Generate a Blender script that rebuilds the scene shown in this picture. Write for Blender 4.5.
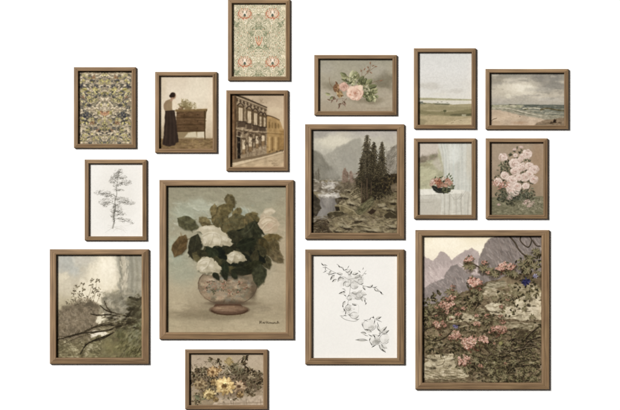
import bpy, math, random
import numpy as np

# ------------------------------------------------------------------ camera, light, exposure
U = 0.005                      # metres per photograph pixel: the hang is about 3.1 m wide
ZC = 1.55                      # height of the picture centre above the (unseen) floor
def WX(px): return (px - 310.0) * U
def WZ(py): return (205.0 - py) * U + ZC

scene = bpy.context.scene
for o in list(bpy.data.objects): bpy.data.objects.remove(o)
cam_d = bpy.data.cameras.new("camera"); cam = bpy.data.objects.new("camera", cam_d)
scene.collection.objects.link(cam)
D = 20.0
cam.location = (0, -D, ZC); cam.rotation_euler = (math.radians(90), 0, 0)
cam_d.sensor_width = 36; cam_d.lens = 36 * D / 3.1
cam_d.clip_start = 0.1; cam_d.clip_end = 200
scene.camera = cam

w = bpy.data.worlds.new("World"); scene.world = w; w.use_nodes = True
w.node_tree.nodes["Background"].inputs[0].default_value = (1.0, 0.93, 0.86, 1)
w.node_tree.nodes["Background"].inputs[1].default_value = 0.06

def area(name, loc, target, size, watts, col):
    d = bpy.data.lights.new(name, 'AREA'); d.shape = 'DISK'; d.size = size; d.energy = watts; d.color = col
    o = bpy.data.objects.new(name, d); scene.collection.objects.link(o); o.location = loc
    v = [t - l for t, l in zip(target, loc)]
    from mathutils import Vector
    o.rotation_euler = Vector(v).to_track_quat('-Z', 'Y').to_euler()
    return o
# one large studio lamp up and to the left, far enough away to light the wall evenly
LD = 45.0
lx, lz, ly = -0.72, 0.58, -1.0
ln = math.sqrt(lx*lx + lz*lz + ly*ly)
area("studio_lamp", (lx/ln*LD, ly/ln*LD, ZC + lz/ln*LD), (0, 0, ZC), 12.0, 33200, (1.0, 0.99, 0.975))

scene.view_settings.view_transform = 'Standard'
scene.view_settings.look = 'None'
scene.cycles.use_adaptive_sampling = False
scene.cycles.use_denoising = True
scene.cycles.denoiser = 'OPENIMAGEDENOISE'
scene.cycles.denoising_input_passes = 'RGB_ALBEDO_NORMAL'
scene.cycles.denoising_prefilter = 'ACCURATE'
scene.cycles.max_bounces = 5
scene.view_settings.exposure = 0.0
scene.view_settings.gamma = 1.0
KP = 0.82                       # paint reflectance for a mid-tone under this lamp

# ------------------------------------------------------------------ materials
def nt(m):
    m.use_nodes = True
    t = m.node_tree
    return t, t.nodes, t.links, t.nodes["Principled BSDF"]

def wall_material():
    m = bpy.data.materials.new("white_plaster"); t, N, L, b = nt(m)
    co = N.new("ShaderNodeTexCoord"); n1 = N.new("ShaderNodeTexNoise"); n1.inputs["Scale"].default_value = 3.0; n1.inputs["Detail"].default_value = 6
    L.new(co.outputs["Object"], n1.inputs["Vector"])
    r = N.new("ShaderNodeValToRGB"); r.color_ramp.elements[0].color = (0.905, 0.905, 0.90, 1); r.color_ramp.elements[1].color = (0.93, 0.93, 0.928, 1)
    L.new(n1.outputs["Fac"], r.inputs[0]); L.new(r.outputs[0], b.inputs["Base Color"])
    b.inputs["Roughness"].default_value = 0.85
    n2 = N.new("ShaderNodeTexNoise"); n2.inputs["Scale"].default_value = 160; n2.inputs["Detail"].default_value = 4
    L.new(co.outputs["Object"], n2.inputs["Vector"])
    bp = N.new("ShaderNodeBump"); bp.inputs["Strength"].default_value = 0.08; bp.inputs["Distance"].default_value = 0.001
    L.new(n2.outputs["Fac"], bp.inputs["Height"]); L.new(bp.outputs[0], b.inputs["Normal"])
    return m

def wood_material():
    m = bpy.data.materials.new("oiled_oak"); t, N, L, b = nt(m)
    uv = N.new("ShaderNodeAttribute"); uv.attribute_name = "grain"
    oi = N.new("ShaderNodeObjectInfo")
    off = N.new("ShaderNodeVectorMath"); off.operation = 'ADD'
    mul = N.new("ShaderNodeMath"); mul.operation = 'MULTIPLY'; mul.inputs[1].default_value = 37.0
    L.new(oi.outputs["Random"], mul.inputs[0]); L.new(uv.outputs["Vector"], off.inputs[0]); L.new(mul.outputs[0], off.inputs[1])
    def noise(sx, sy, detail, dist=0.0):
        mp = N.new("ShaderNodeMapping"); mp.inputs["Scale"].default_value = (sx, sy, 1)
        n = N.new("ShaderNodeTexNoise"); n.inputs["Scale"].default_value = 1.0; n.inputs["Detail"].default_value = detail
        n.inputs["Distortion"].default_value = dist
        L.new(off.outputs[0], mp.inputs["Vector"]); L.new(mp.outputs[0], n.inputs["Vector"])
        return n
    big = noise(5, 160, 3, 0.5)          # broad figure along the rail
    fine = noise(22, 1500, 4)            # pores
    blot = noise(7, 14, 2)               # slow tone drift
    r = N.new("ShaderNodeValToRGB"); e = r.color_ramp.elements
    e[0].position = 0.22; e[0].color = WOODC[0]
    e[1].position = 0.80; e[1].color = WOODC[2]
    k = e.new(0.5); k.color = WOODC[1]
    L.new(big.outputs["Fac"], r.inputs[0])
    r2 = N.new("ShaderNodeValToRGB"); r2.color_ramp.elements[0].position = 0.33; r2.color_ramp.elements[0].color = (0.62, 0.58, 0.55, 1)
    r2.color_ramp.elements[1].position = 0.55; r2.color_ramp.elements[1].color = (1, 1, 1, 1)
    L.new(fine.outputs["Fac"], r2.inputs[0])
    mx = N.new("ShaderNodeMix"); mx.data_type = 'RGBA'; mx.blend_type = 'MULTIPLY'; mx.inputs[0].default_value = 0.35
    L.new(r.outputs[0], mx.inputs[6]); L.new(r2.outputs[0], mx.inputs[7])
    hs = N.new("ShaderNodeHueSaturation")
    mr = N.new("ShaderNodeMapRange"); mr.inputs[1].default_value = 0.3; mr.inputs[2].default_value = 0.7; mr.inputs[3].default_value = 0.86; mr.inputs[4].default_value = 1.16
    L.new(blot.outputs["Fac"], mr.inputs[0])
    ra = N.new("ShaderNodeMapRange"); ra.inputs[3].default_value = 0.92; ra.inputs[4].default_value = 1.10
    L.new(oi.outputs["Random"], ra.inputs[0])
    mm = N.new("ShaderNodeMath"); mm.operation = 'MULTIPLY'; L.new(mr.outputs[0], mm.inputs[0]); L.new(ra.outputs[0], mm.inputs[1])
    hv = N.new("ShaderNodeMapRange"); hv.inputs[3].default_value = 0.488; hv.inputs[4].default_value = 0.508
    L.new(blot.outputs["Color"], hv.inputs[0])
    L.new(mm.outputs[0], hs.inputs["Value"]); L.new(hv.outputs[0], hs.inputs["Hue"])
    L.new(mx.outputs[2], hs.inputs["Color"]); L.new(hs.outputs[0], b.inputs["Base Color"])
    b.inputs["Roughness"].default_value = 0.58
    b.inputs["Specular IOR Level"].default_value = 0.3
    bp = N.new("ShaderNodeBump"); bp.inputs["Strength"].default_value = 0.25; bp.inputs["Distance"].default_value = 0.0006
    L.new(fine.outputs["Fac"], bp.inputs["Height"]); L.new(bp.outputs[0], b.inputs["Normal"])
    return m
WOODC = [(0.118, 0.072, 0.036, 1), (0.218, 0.138, 0.070, 1), (0.315, 0.208, 0.108, 1)]

def paint_material(name, weave, rough, bump):
    m = bpy.data.materials.new(name); t, N, L, b = nt(m)
    at = N.new("ShaderNodeAttribute"); at.attribute_name = "paint"
    co = N.new("ShaderNodeTexCoord")
    n = N.new("ShaderNodeTexNoise"); n.inputs["Scale"].default_value = 350; n.inputs["Detail"].default_value = 3
    L.new(co.outputs["Object"], n.inputs["Vector"])
    mr = N.new("ShaderNodeMapRange"); mr.inputs[3].default_value = 1 - weave; mr.inputs[4].default_value = 1 + weave
    L.new(n.outputs["Fac"], mr.inputs[0])
    vm = N.new("ShaderNodeVectorMath"); vm.operation = 'SCALE'
    L.new(at.outputs["Color"], vm.inputs[0]); L.new(mr.outputs[0], vm.inputs["Scale"])
    L.new(vm.outputs[0], b.inputs["Base Color"])
    b.inputs["Roughness"].default_value = rough; b.inputs["Specular IOR Level"].default_value = 0.06
    bp = N.new("ShaderNodeBump"); bp.inputs["Strength"].default_value = bump; bp.inputs["Distance"].default_value = 0.0008
    lum = N.new("ShaderNodeMath"); lum.operation = 'ADD'
    sp = N.new("ShaderNodeRGBToBW"); L.new(at.outputs["Color"], sp.inputs[0])
    L.new(sp.outputs[0], lum.inputs[0]); L.new(n.outputs["Fac"], lum.inputs[1])
    L.new(lum.outputs[0], bp.inputs["Height"]); L.new(bp.outputs[0], b.inputs["Normal"])
    return m

M_WALL = wall_material(); M_WOOD = wood_material()
M_OIL = paint_material("oil_paint_on_canvas", 0.015, 0.62, 0.04)
M_PAPER = paint_material("printed_paper", 0.012, 0.8, 0.03)

# ------------------------------------------------------------------ the wall
def mesh_obj(name, verts, faces, mat, parent=None):
    me = bpy.data.meshes.new(name); me.from_pydata(verts, [], faces); me.update()
    me.materials.append(mat)
    o = bpy.data.objects.new(name, me); scene.collection.objects.link(o)
    if parent: o.parent = parent
    return o
x0, x1, z0, z1, yb = -6.0, 6.0, -3.0, 6.0, 0.20
wall = mesh_obj("wall", [(x0,0,z0),(x1,0,z0),(x1,0,z1),(x0,0,z1),(x0,yb,z0),(x1,yb,z0),(x1,yb,z1),(x0,yb,z1)],
                [(0,1,2,3),(5,4,7,6),(4,0,3,7),(1,5,6,2),(3,2,6,7),(4,5,1,0)], M_WALL)
wall["kind"] = "structure"

# ------------------------------------------------------------------ a small paint box (numpy): every picture is brushed stroke by stroke
def H(h):
    if not isinstance(h, str): return np.array(h, float)
    h = h.lstrip('#'); return np.array([int(h[i:i+2], 16) for i in (0, 2, 4)], float) / 255.0
S = 4.0
PI = math.pi
class Canvas:
    def __init__(s, rect, zo, base, seed):
        # rect: sight size in photograph pixels; zo = (ox, oy, scale): the drawing grid the strokes are given in
        s.rect = rect; s.ox, s.oy, s.k = zo
        s.r = np.random.RandomState(seed)
        a0, b0, a1, b1 = rect
        s.W = int(round((a1 - a0) * S)) + 1; s.Hh = int(round((b1 - b0) * S)) + 1
        xs = (np.linspace(a0, a1, s.W) - s.ox) * s.k; ys = (np.linspace(b0, b1, s.Hh) - s.oy) * s.k
        s.xs, s.ys = xs, ys
        s.X, s.Y = np.meshgrid(xs, ys)
        s.dx = xs[1] - xs[0]; s.dy = ys[1] - ys[0]; s.aa = s.k / S * 1.3
        s.c = np.ones((s.Hh, s.W, 3)) * H(base)
        s.bb = (xs[0], ys[0], xs[-1], ys[-1])
    def noise(s, sx, sy=None, octs=4, gain=0.5, rot=0):
        """smooth value noise, mean 0, about -1..1; sx, sy feature size in drawing units"""
        sy = sy or sx; out = np.zeros_like(s.X); amp = 1; tot = 0
        c, d = math.cos(rot), math.sin(rot)
        XX = s.X * c + s.Y * d; YY = -s.X * d + s.Y * c
        XX = XX - XX.min(); YY = YY - YY.min()
        for o in range(octs):
            u = XX / sx * 2**o; v = YY / sy * 2**o
            nx = int(u.max()) + 3; ny = int(v.max()) + 3
            g = s.r.rand(ny, nx) * 2 - 1
            iu = u.astype(int); iv = v.astype(int); fu = u - iu; fv = v - iv
            fu = fu*fu*(3-2*fu); fv = fv*fv*(3-2*fv)
            out += amp * ((g[iv, iu]*(1-fu) + g[iv, iu+1]*fu)*(1-fv) + (g[iv+1, iu]*(1-fu) + g[iv+1, iu+1]*fu)*fv)
            tot += amp; amp *= gain
        return out / tot * 1.6
    def sl(s, bx0, by0, bx1, by1):
        i0 = max(0, int((bx0 - s.xs[0]) / s.dx)); i1 = min(s.W, int((bx1 - s.xs[0]) / s.dx) + 2)
        j0 = max(0, int((by0 - s.ys[0]) / s.dy)); j1 = min(s.Hh, int((by1 - s.ys[0]) / s.dy) + 2)
        if i1 <= i0 or j1 <= j0: return None
        return (slice(j0, j1), slice(i0, i1))
    def mix(s, m, col, sl=None):
        if sl is None: sl = (slice(None), slice(None))
        m = m[..., None]; s.c[sl] = s.c[sl] * (1 - m) + (H(col) if not isinstance(col, np.ndarray) else col) * m
    def vgrad(s, stops, wob=0, ws=60):
        y = s.Y + (s.noise(ws) * wob if wob else 0)
        yy = [a for a, _ in stops]; cc = np.array([H(b) for _, b in stops])
        for k in range(3): s.c[..., k] = np.interp(y, yy, cc[:, k])
    def spot(s, x, y, rx, ry, col, a=0.6, rot=0, rough=0.25):
        """a soft cloud of colour"""
        c, d = math.cos(rot), math.sin(rot); X = s.X - x; Y = s.Y - y
        q = np.sqrt(((X*c + Y*d)/rx)**2 + ((-X*d + Y*c)/ry)**2)
        q = q + s.noise(max(rx, ry)*0.6) * rough
        m = np.clip(1.25 - q, 0, 1); s.mix(m*m*(3-2*m) * a, col)
    def poly(s, pts, col, a=1.0, soft=None, rough=0, rs=20, var=0.0, vs=12):
        soft = soft or s.aa; pad = soft + abs(rough) * 1.7 + 1
        P = np.array(pts, float)
        sl = s.sl(P[:, 0].min()-pad, P[:, 1].min()-pad, P[:, 0].max()+pad, P[:, 1].max()+pad)
        if sl is None: return
        X, Y = s.X[sl], s.Y[sl]
        if rough:
            X = X + s.noise(rs)[sl] * rough; Y = Y + s.noise(rs)[sl] * rough
        d = np.full(X.shape, 1e9); ins = np.zeros(X.shape, bool)
        n = len(P)
        for i in range(n):
            (ax, ay), (bx, by) = P[i], P[(i+1) % n]
            ex, ey = bx-ax, by-ay; L2 = ex*ex+ey*ey + 1e-9
            t = np.clip(((X-ax)*ex + (Y-ay)*ey)/L2, 0, 1)
            d = np.minimum(d, (X-ax-t*ex)**2 + (Y-ay-t*ey)**2)
            if by != ay:
                ins ^= ((ay > Y) != (by > Y)) & (X < (bx-ax)*(Y-ay)/(by-ay)+ax)
        d = np.sqrt(d) * np.where(ins, 1, -1)
        m = np.clip(d/soft + 0.5, 0, 1) * a
        cc = H(col)
        if var: cc = np.clip(cc * (1 + s.noise(vs)[sl][..., None] * var), 0, 1)
        s.mix(m, cc, sl)
    def stroke(s, pts, w0, w1, col, a=1.0, curve=True, soft=None):
        soft = soft or s.aa
        P = np.array(pts, float)
        if curve and len(P) > 2:
            Q = []; E = np.vstack([2*P[0]-P[1], P, 2*P[-1]-P[-2]])
            for i in range(1, len(E)-2):
                for t in np.linspace(0, 1, 6, endpoint=False):
                    Q.append(0.5*((2*E[i]) + (E[i+1]-E[i-1])*t + (2*E[i-1]-5*E[i]+4*E[i+1]-E[i+2])*t*t + (3*E[i]-E[i-1]-3*E[i+1]+E[i+2])*t**3))
            Q.append(P[-1]); P = np.array(Q)
        pad = max(w0, w1)/2 + soft
        sl = s.sl(P[:, 0].min()-pad, P[:, 1].min()-pad, P[:, 0].max()+pad, P[:, 1].max()+pad)
        if sl is None: return
        X, Y = s.X[sl], s.Y[sl]; m = np.zeros(X.shape); n = len(P)-1
        for i in range(n):
            (ax, ay), (bx, by) = P[i], P[i+1]
            ex, ey = bx-ax, by-ay; t = np.clip(((X-ax)*ex+(Y-ay)*ey)/(ex*ex+ey*ey+1e-9), 0, 1)
            dd = np.sqrt((X-ax-t*ex)**2+(Y-ay-t*ey)**2)
            r = (w0 + (w1-w0)*(i+t)/n)/2
            m = np.maximum(m, np.clip((r-dd)/soft+0.5, 0, 1))
        s.mix(m*a, H(col), sl)
    def ell(s, x, y, rx, ry, col, a=1.0, rot=0, soft=None, shade=0.0, edge=None):
        """filled ellipse; shade >0 lightens its upper left, edge = darker rim colour"""
        soft = soft or s.aa; R = max(rx, ry)+soft
        sl = s.sl(x-R, y-R, x+R, y+R)
        if sl is None: return
        c, d = math.cos(rot), math.sin(rot); X = s.X[sl]-x; Y = s.Y[sl]-y
        u = (X*c+Y*d)/rx; v = (-X*d+Y*c)/ry; q = np.sqrt(u*u+v*v)
        m = np.clip((1-q)*min(rx, ry)/soft+0.5, 0, 1)*a
        cc = np.ones(X.shape+(3,))*H(col)
        if shade: cc = cc*(1-shade*((X+Y)/(rx+ry))[..., None]*1.2)
        if edge is not None:
            e = np.clip((q-0.62)/0.38, 0, 1)[..., None]; cc = cc*(1-e*0.8)+H(edge)*e*0.8
        s.mix(m, np.clip(cc, 0, 1), sl)
    def leaf(s, x, y, L, Wd, ang, col, vein=None, a=1.0, light=None):
        """pointed leaf from its base (x, y) along ang"""
        R = L+2; sl = s.sl(x-R, y-R, x+R, y+R)
        if sl is None: return
        c, d = math.cos(ang), math.sin(ang); X = s.X[sl]-x; Y = s.Y[sl]-y
        u = (X*c+Y*d)/L; bend = Wd*0.25*s.r.uniform(-1, 1)
        v = (-X*d+Y*c) - bend*np.sin(np.clip(u, 0, 1)*math.pi)
        hw = Wd/2*np.sin(np.clip(u, 0, 1)**0.8*math.pi)**0.85
        m = np.clip((hw-np.abs(v))/s.aa+0.5, 0, 1)*((u > 0) & (u < 1))*a
        c0 = H(col); cc = np.ones(X.shape+(3,))*c0
        lt = H(light) if light is not None else np.clip(c0*1.22+0.02, 0, 1)
        k = np.clip(v/(Wd*0.3), -1, 1)[..., None]
        cc = np.where(k < 0, cc*(1+k*0.0)+(lt-c0)*(-k)*0.8, cc*(1-k*0.18))
        if vein is not None:
            mv = np.clip(1-np.abs(v)/(s.aa*1.1), 0, 1)[..., None]*0.6; cc = cc*(1-mv)+H(vein)*mv
        s.mix(m, np.clip(cc, 0, 1), sl)
    def dabs(s, n, box, L, Wd, ang=0, aj=0.5, cols=None, a=0.7, jit=0.05, inside=None):
        """n short strokes of the brush; cols None = take up the colour already there"""
        bx0, by0, bx1, by1 = box
        for _ in range(n):
            x = s.r.uniform(bx0, bx1); y = s.r.uniform(by0, by1)
            if inside is not None and not inside(x, y): continue
            i = int((x-s.xs[0])/s.dx); j = int((y-s.ys[0])/s.dy)
            if i < 0 or j < 0 or i >= s.W or j >= s.Hh: continue
            th = (ang(x, y) if callable(ang) else ang)+s.r.uniform(-aj, aj)
            l = L*s.r.uniform(0.5, 1.2)/2; wd = Wd*s.r.uniform(0.6, 1.3)
            if cols is None: cc = s.c[j, i]
            else: cc = H(cols[s.r.randint(len(cols))])
            cc = np.clip(cc*(1+s.r.uniform(-jit, jit)*1.6)+s.r.uniform(-1, 1, 3)*jit*0.08, 0, 1)
            c, d = math.cos(th), math.sin(th)
            if box is not s.bb:
                for sg in (-1, 1):
                    ex, ey = x+sg*c*l, y+sg*d*l
                    if ex < bx0 or ex > bx1 or ey < by0 or ey > by1 or (inside is not None and not inside(ex, ey)): l *= 0.35
            R = l+wd; sl = s.sl(x-R, y-R, x+R, y+R)
            if sl is None: continue
            X = s.X[sl]-x; Y = s.Y[sl]-y
            u = X*c+Y*d; v = -X*d+Y*c
            du = np.maximum(np.abs(u)-l, 0); dd = np.sqrt(du*du+v*v)
            m = np.clip((wd/2-dd)/(s.aa*2.2)+0.5, 0, 1)*a
            s.mix(m, cc, sl)
    def all(s, n, L, Wd, ang=0, aj=0.5, a=0.6, jit=0.05): s.dabs(n, s.bb, L, Wd, ang, aj, None, a, jit)
    def tone(s, kr, kg, kb, con=0.0, piv=0.42):
        """balance the whole palette"""
        s.c = np.clip(s.c*np.array([kr, kg, kb]), 0, 1); m = s.c.mean(2, keepdims=True); s.c = np.clip(s.c+con*(m-piv)*s.c*(1-s.c)*4, 0, 1)
    def soften(s, n=2):
        for _ in range(n):
            p = np.pad(s.c, ((1, 1), (1, 1), (0, 0)), mode='edge')
            q = (p[:-2]+2*p[1:-1]+p[2:])/4; s.c = (q[:, :-2]+2*q[:, 1:-1]+q[:, 2:])/4
    def bough(s, pts, w0, w1, col, twigs=10, tl=12, lite='#7d7459'):
        """rough branch: body, broken edge, lit flecks, side twigs"""
        s.stroke(pts, w0, w1, col, 0.9, soft=s.aa*1.6); P = np.array(pts, float); r = s.r; n = len(P)-1
        for k in range(int(n*9)):
            i = r.randint(n); t = r.rand(); p = P[i]*(1-t)+P[i+1]*t; d = P[i+1]-P[i]; d = d/(np.hypot(*d)+1e-6); w = (w0+(w1-w0)*(i+t)/n)
            o = r.uniform(-0.6, 0.6)*w; q = p+np.array([-d[1], d[0]])*o; l = r.uniform(3, 9)
            s.stroke([q, q+d*l+r.uniform(-1.5, 1.5, 2)], w*0.4, w*0.15, col if r.rand() < 0.6 else lite, 0.6, False)
        for k in range(twigs):
            i = r.randint(n); t = r.rand(); p = P[i]*(1-t)+P[i+1]*t; d = P[i+1]-P[i]; a = math.atan2(d[1], d[0])+r.choice([-1, 1])*r.uniform(0.4, 1.1); l = tl*r.uniform(0.5, 1.3)
            m = p+np.array([math.cos(a), math.sin(a)])*l*0.55; e = m+np.array([math.cos(a+r.uniform(-.7, .7)), math.sin(a+r.uniform(-.7, .7))])*l*0.5
            s.stroke([p, m, e], w0*0.3+0.8, 0.7, col, 0.75)
    def grain(s, amp=0.03, size=None):
        size = size or s.k*1.6
        s.c = np.clip(s.c*(1+s.noise(size, octs=3)[..., None]*amp*1.5), 0, 1)
    def rose(s, x, y, r, light, mid, dark, n=26, squash=0.85):
        L_, M_, D_ = H(light), H(mid), H(dark)
        s.ell(x, y, r, r*squash, M_, soft=s.aa*1.5, edge=D_*0.5+M_*0.5)
        for k in range(9):
            th = k*0.698+s.r.uniform(-.2, .2); q = r*s.r.uniform(0.66, 0.8); lit = 0.5-0.5*math.cos(th-PI*0.25); cc = L_*(0.2+0.7*lit)+M_*(0.8-0.7*lit)
            s.ell(x+math.cos(th)*q, y+math.sin(th)*q*squash, r*s.r.uniform(0.26, 0.42), r*s.r.uniform(0.34, 0.46), cc, a=0.95, rot=th, soft=s.aa*2, edge=M_*0.9)
        for k in range(n):
            t = k/n; ring = 1-t; th = k*2.399+s.r.rand()*0.5
            rr = r*(0.70*ring); px = x+math.cos(th)*rr; py = y+math.sin(th)*rr*squash
            pw = r*(0.42-0.24*t); ph = pw*s.r.uniform(0.5, 0.75)
            lit = 0.5-0.5*math.cos(th-math.pi*1.25+math.pi); lit = 1-lit
            cc = L_*(0.35+0.65*lit)+M_*(0.65-0.65*lit)
            if s.r.rand() < 0.22: cc = cc*0.5+D_*0.5
            s.ell(px+r*0.03, py+r*0.05, pw*1.05, ph*1.1, D_*0.55+M_*0.45, a=0.75, rot=th+math.pi/2)
            s.ell(px, py, pw, ph, cc, a=0.85, rot=th+math.pi/2+s.r.uniform(-.4, .4), shade=0.06, soft=s.aa*2)
        s.ell(x, y, r*0.13, r*0.1, D_, a=0.7)
    def bloom(s, x, y, r, cols, core=None, n=12, pl=0.62, squash=0.9, gap=None):
        """open flower with radiating petals"""
        for ring, (q, sc) in enumerate(((1.0, 1.0), (0.68, 0.8))):
            for k in range(n):
                th = (k+0.5*ring)/n*2*math.pi+s.r.uniform(-0.15, 0.15)
                l = r*q*s.r.uniform(0.8, 1.1); ex = x+math.cos(th)*l; ey = y+math.sin(th)*l*squash
                bx = x+math.cos(th)*l*0.25; by = y+math.sin(th)*l*0.25*squash
                cc = H(cols[s.r.randint(len(cols))])*s.r.uniform(0.88, 1.1)
                if gap is not None: s.stroke([(bx, by), (ex, ey)], r*0.2, r*pl*0.62*sc, H(gap), 0.5, False)
                s.stroke([(bx, by), (ex*0.93+bx*0.07, ey*0.93+by*0.07)], r*0.15, r*pl*0.48*sc, np.clip(cc, 0, 1), 0.95, False)
        if core is not None:
            s.ell(x, y, r*0.27, r*0.25*squash, core, soft=s.aa*1.5)
            s.dabs(14, (x-r*0.3, y-r*0.3, x+r*0.3, y+r*0.3), r*0.1, r*0.1, cols=[core, cols[0]], a=0.6)
    def cluster(s, x, y, r, cols, n=40, size=None):
        size = size or r*0.28
        for k in range(n):
            th = s.r.uniform(0, 2*math.pi); q = r*math.sqrt(s.r.rand())
            px = x+math.cos(th)*q; py = y+math.sin(th)*q
            s.leaf(px, py, size*s.r.uniform(0.7, 1.3), size*0.5, s.r.uniform(0, 6.28), cols[s.r.randint(len(cols))], a=0.9)

# ------------------------------------------------------------------ the pictures
PI = math.pi
def art_damask(rect):
    s = Canvas(rect, (70, 60, 4.278), '#948a74', 1)
    s.c = np.clip(s.c*(1+s.noise(14)[..., None]*0.10), 0, 1)
    cx = 150; leaves = ['#65635a', '#565650', '#716e60', '#7c7866', '#5e5e58', '#4b4a46']
    pale = ['#b5ab90', '#c2b79a', '#a99d82', '#a59a80']; yel = ['#b0a662', '#a49a58', '#c0b778', '#948c52']
    r = s.r
    # scrolling stems then leaves, left half only: the print mirrors about its middle
    for row in range(9):
        y = 58+row*38
        s.stroke([(30, y+20), (60, y-6), (95, y+18), (125, y-8), (152, y+12)], 3, 2.4, '#6a6650', 0.8)
    for k in range(520):
        x = r.uniform(35, 152); y = r.uniform(45, 365)
        c = (leaves+pale+pale[:2])[r.randint(12)] if r.rand() < 0.86 else yel[r.randint(4)]
        s.leaf(x, y, r.uniform(10, 22), r.uniform(6, 12), math.sin(y*0.16+x*0.1)*0.7+r.uniform(-.4, .4)+(0 if r.rand() < .5 else PI), c)
    for (x, y, R) in [(88, 163, 16), (62, 66, 12), (150, 66, 14), (105, 175, 10), (92, 258, 12), (60, 330, 13), (110, 338, 12), (150, 275, 15), (48, 140, 10), (122, 128, 9), (78, 300, 9), (130, 92, 9)]:
        s.cluster(x, y, R, yel+['#d0c688'], 26, R*0.55)
        s.cluster(x+2, y+R*0.6, R*0.6, leaves, 7, R*0.5)
    for (x, y, R) in [(66, 235, 13), (48, 110, 8), (112, 108, 7), (60, 190, 8)]:
        s.cluster(x, y, R, ['#3c3f46', '#34373d', '#4c4f55'], 26, R*0.6)
    for (x, y, R) in [(98, 73, 9), (96, 270, 11), (140, 228, 10), (56, 160, 7), (118, 300, 7)]:
        s.cluster(x, y, R, ['#855a38', '#9a6a3e', '#6e4a30'], 20, R*0.55)
    s.cluster(138, 228, 8, ['#b87a52', '#c09064'], 14, 8); s.cluster(150, 232, 8, ['#b08058', '#c8a070'], 12, 8); s.cluster(152, 250, 14, ['#bdb47e', '#a9a06a'], 16, 12)
    s.cluster(150, 205, 16, ['#bdb296', '#cabfa4', '#b0a588'], 30, 10)
    s.cluster(150, 150, 12, ['#4a4c40', '#606050'], 14, 8)
    # small scale mesh of the print, and the mirror
    for y in range(50, 366, 9):
        for x in range(36, 153, 9):
            if r.rand() < 0.75: s.ell(x+r.uniform(-2, 2), y+r.uniform(-2, 2), 1.8, 1.3, (pale+leaves)[r.randint(10)], 0.75, r.uniform(0, 3))
    iw = int((cx-s.xs[0])/s.dx); wR = s.W-iw
    n = min(iw, wR); s.c[:, iw:iw+n] = s.c[:, iw-n:iw][:, ::-1]
    s.soften(1); s.grain(0.018, 5); s.tone(1.03, 1.0, 0.99, 0.06); s.soften(1); return s

def art_palmette(rect):
    s = Canvas(rect, (224, 0, 4.88), '#bcb495', 2); r = s.r
    s.c = np.clip(s.c*(1+s.noise(40)[..., None]*0.07), 0, 1)
    cx, cy = 170, 198
    grn = ['#7f8568', '#8b8f72', '#6f7860', '#98997c', '#a5a286', '#767a5e']; cream = ['#d8cdae', '#e2d8bd', '#cdc2a0', '#d5c8a2']; rust = ['#b5623c', '#c06d48', '#a85636']
    for k in range(14):
        x0 = 40+k*10
        s.stroke([(x0, 14), (x0+14, 50), (x0-10, 90), (x0+12, 130), (x0-6, 170), (x0+10, 200)], 1.6, 1.6, '#7c8a70', 0.7)
    for k in range(900):
        x = r.uniform(38, cx+2); y = r.uniform(14, cy+4)
        q = r.rand(); c = grn[r.randint(6)] if q < 0.46 else cream[r.randint(4)] if q < 0.93 else ['#c07a50', '#b98a60'][r.randint(2)]
        s.leaf(x, y, r.uniform(4, 8.5), r.uniform(2.2, 4), math.sin(y*0.2)*2+r.uniform(-1, 1)+r.randint(2)*PI, c)
    for (x, y, R) in [(140, 160, 18), (60, 120, 14), (160, 130, 12)]: s.cluster(x, y, R, grn[:3], 30, 9)
    for (x, y, R) in [(150, 60, 22), (100, 100, 12), (50, 40, 10)]: s.cluster(x, y, R, cream+['#c9bd98'], 30, 8)
    def palmette(x, y):
        for th in np.linspace(-PI*1.15, PI*0.15, 11):
            ex, ey = x+math.cos(th)*34, y+8+math.sin(th)*33
            s.stroke([(x, y+6), ((x+ex)/2, (y+ey)/2-2), (ex, ey)], 9, 5, '#b4603e', 0.9)
            s.stroke([(x, y+6), ((x+ex)/2, (y+ey)/2-2), (ex*0.93+x*0.07, ey*0.93+y*0.07)], 7, 3, '#dccdb0', 0.95)
        for sx in (-1, 1):
            s.stroke([(x+sx*4, y+24), (x+sx*20, y+18), (x+sx*30, y+4), (x+sx*27, y-12)], 5, 3, '#b9623c', 0.95)
            s.stroke([(x+sx*2, y+6), (x+sx*8, y-2), (x+sx*9, y-13)], 5, 2.5, '#5d6658', 0.95)
        s.ell(x, y+4, 9, 12, '#d9cdb4'); s.ell(x, y+9, 6, 8, '#566055'); s.ell(x, y-8, 4, 8, '#e4dac4')
        s.stroke([(x-10, y+26), (x, y+20), (x+10, y+26)], 4, 4, '#c4704a')
        s.cluster(x, y+26, 9, rust, 10, 6)
    palmette(101, 66)
    # tendrils back over it
    iw = int((cx-s.xs[0])/s.dx); n = min(iw, s.W-iw); s.c[:, iw:iw+n] = s.c[:, iw-n:iw][:, ::-1]
    # lower half repeats the upper one a row further down
    j = int((cy-s.ys[0])/s.dy); sh = int(236/s.dy)
    src = s.c.copy(); jj = np.arange(s.Hh)
    for y in range(j, s.Hh):
        q = y-sh
        s.c[y] = src[q] if q >= 0 else src[(y*7919+13) % max(j, 1)] if False else src[max(0, 2*j-y)]
    s.dabs(500, s.bb, 5, 2.6, 0, 1.5, cream+grn[:3], 0.4)
    # small tulip in the middle
    for sx in (-1, 0, 1):
        s.stroke([(cx, cy+22), (cx+sx*9, cy+8), (cx+sx*16, cy-16)], 9, 4, '#b8623c'); s.stroke([(cx, cy+18), (cx+sx*8, cy+6), (cx+sx*14, cy-11)], 5, 2, '#dfb48a')
    s.stroke([(cx, cy+22), (cx, cy+40)], 3, 2, '#6f7d60')
    for sx in (-1, 1): s.leaf(cx, cy+32, 22, 7, PI/2-sx*1.1+PI*0, '#7f8c6a')
    s.grain(0.018, 5); s.soften(1); s.tone(1.08, 1.05, 1.05, 0.12); return s

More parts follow.
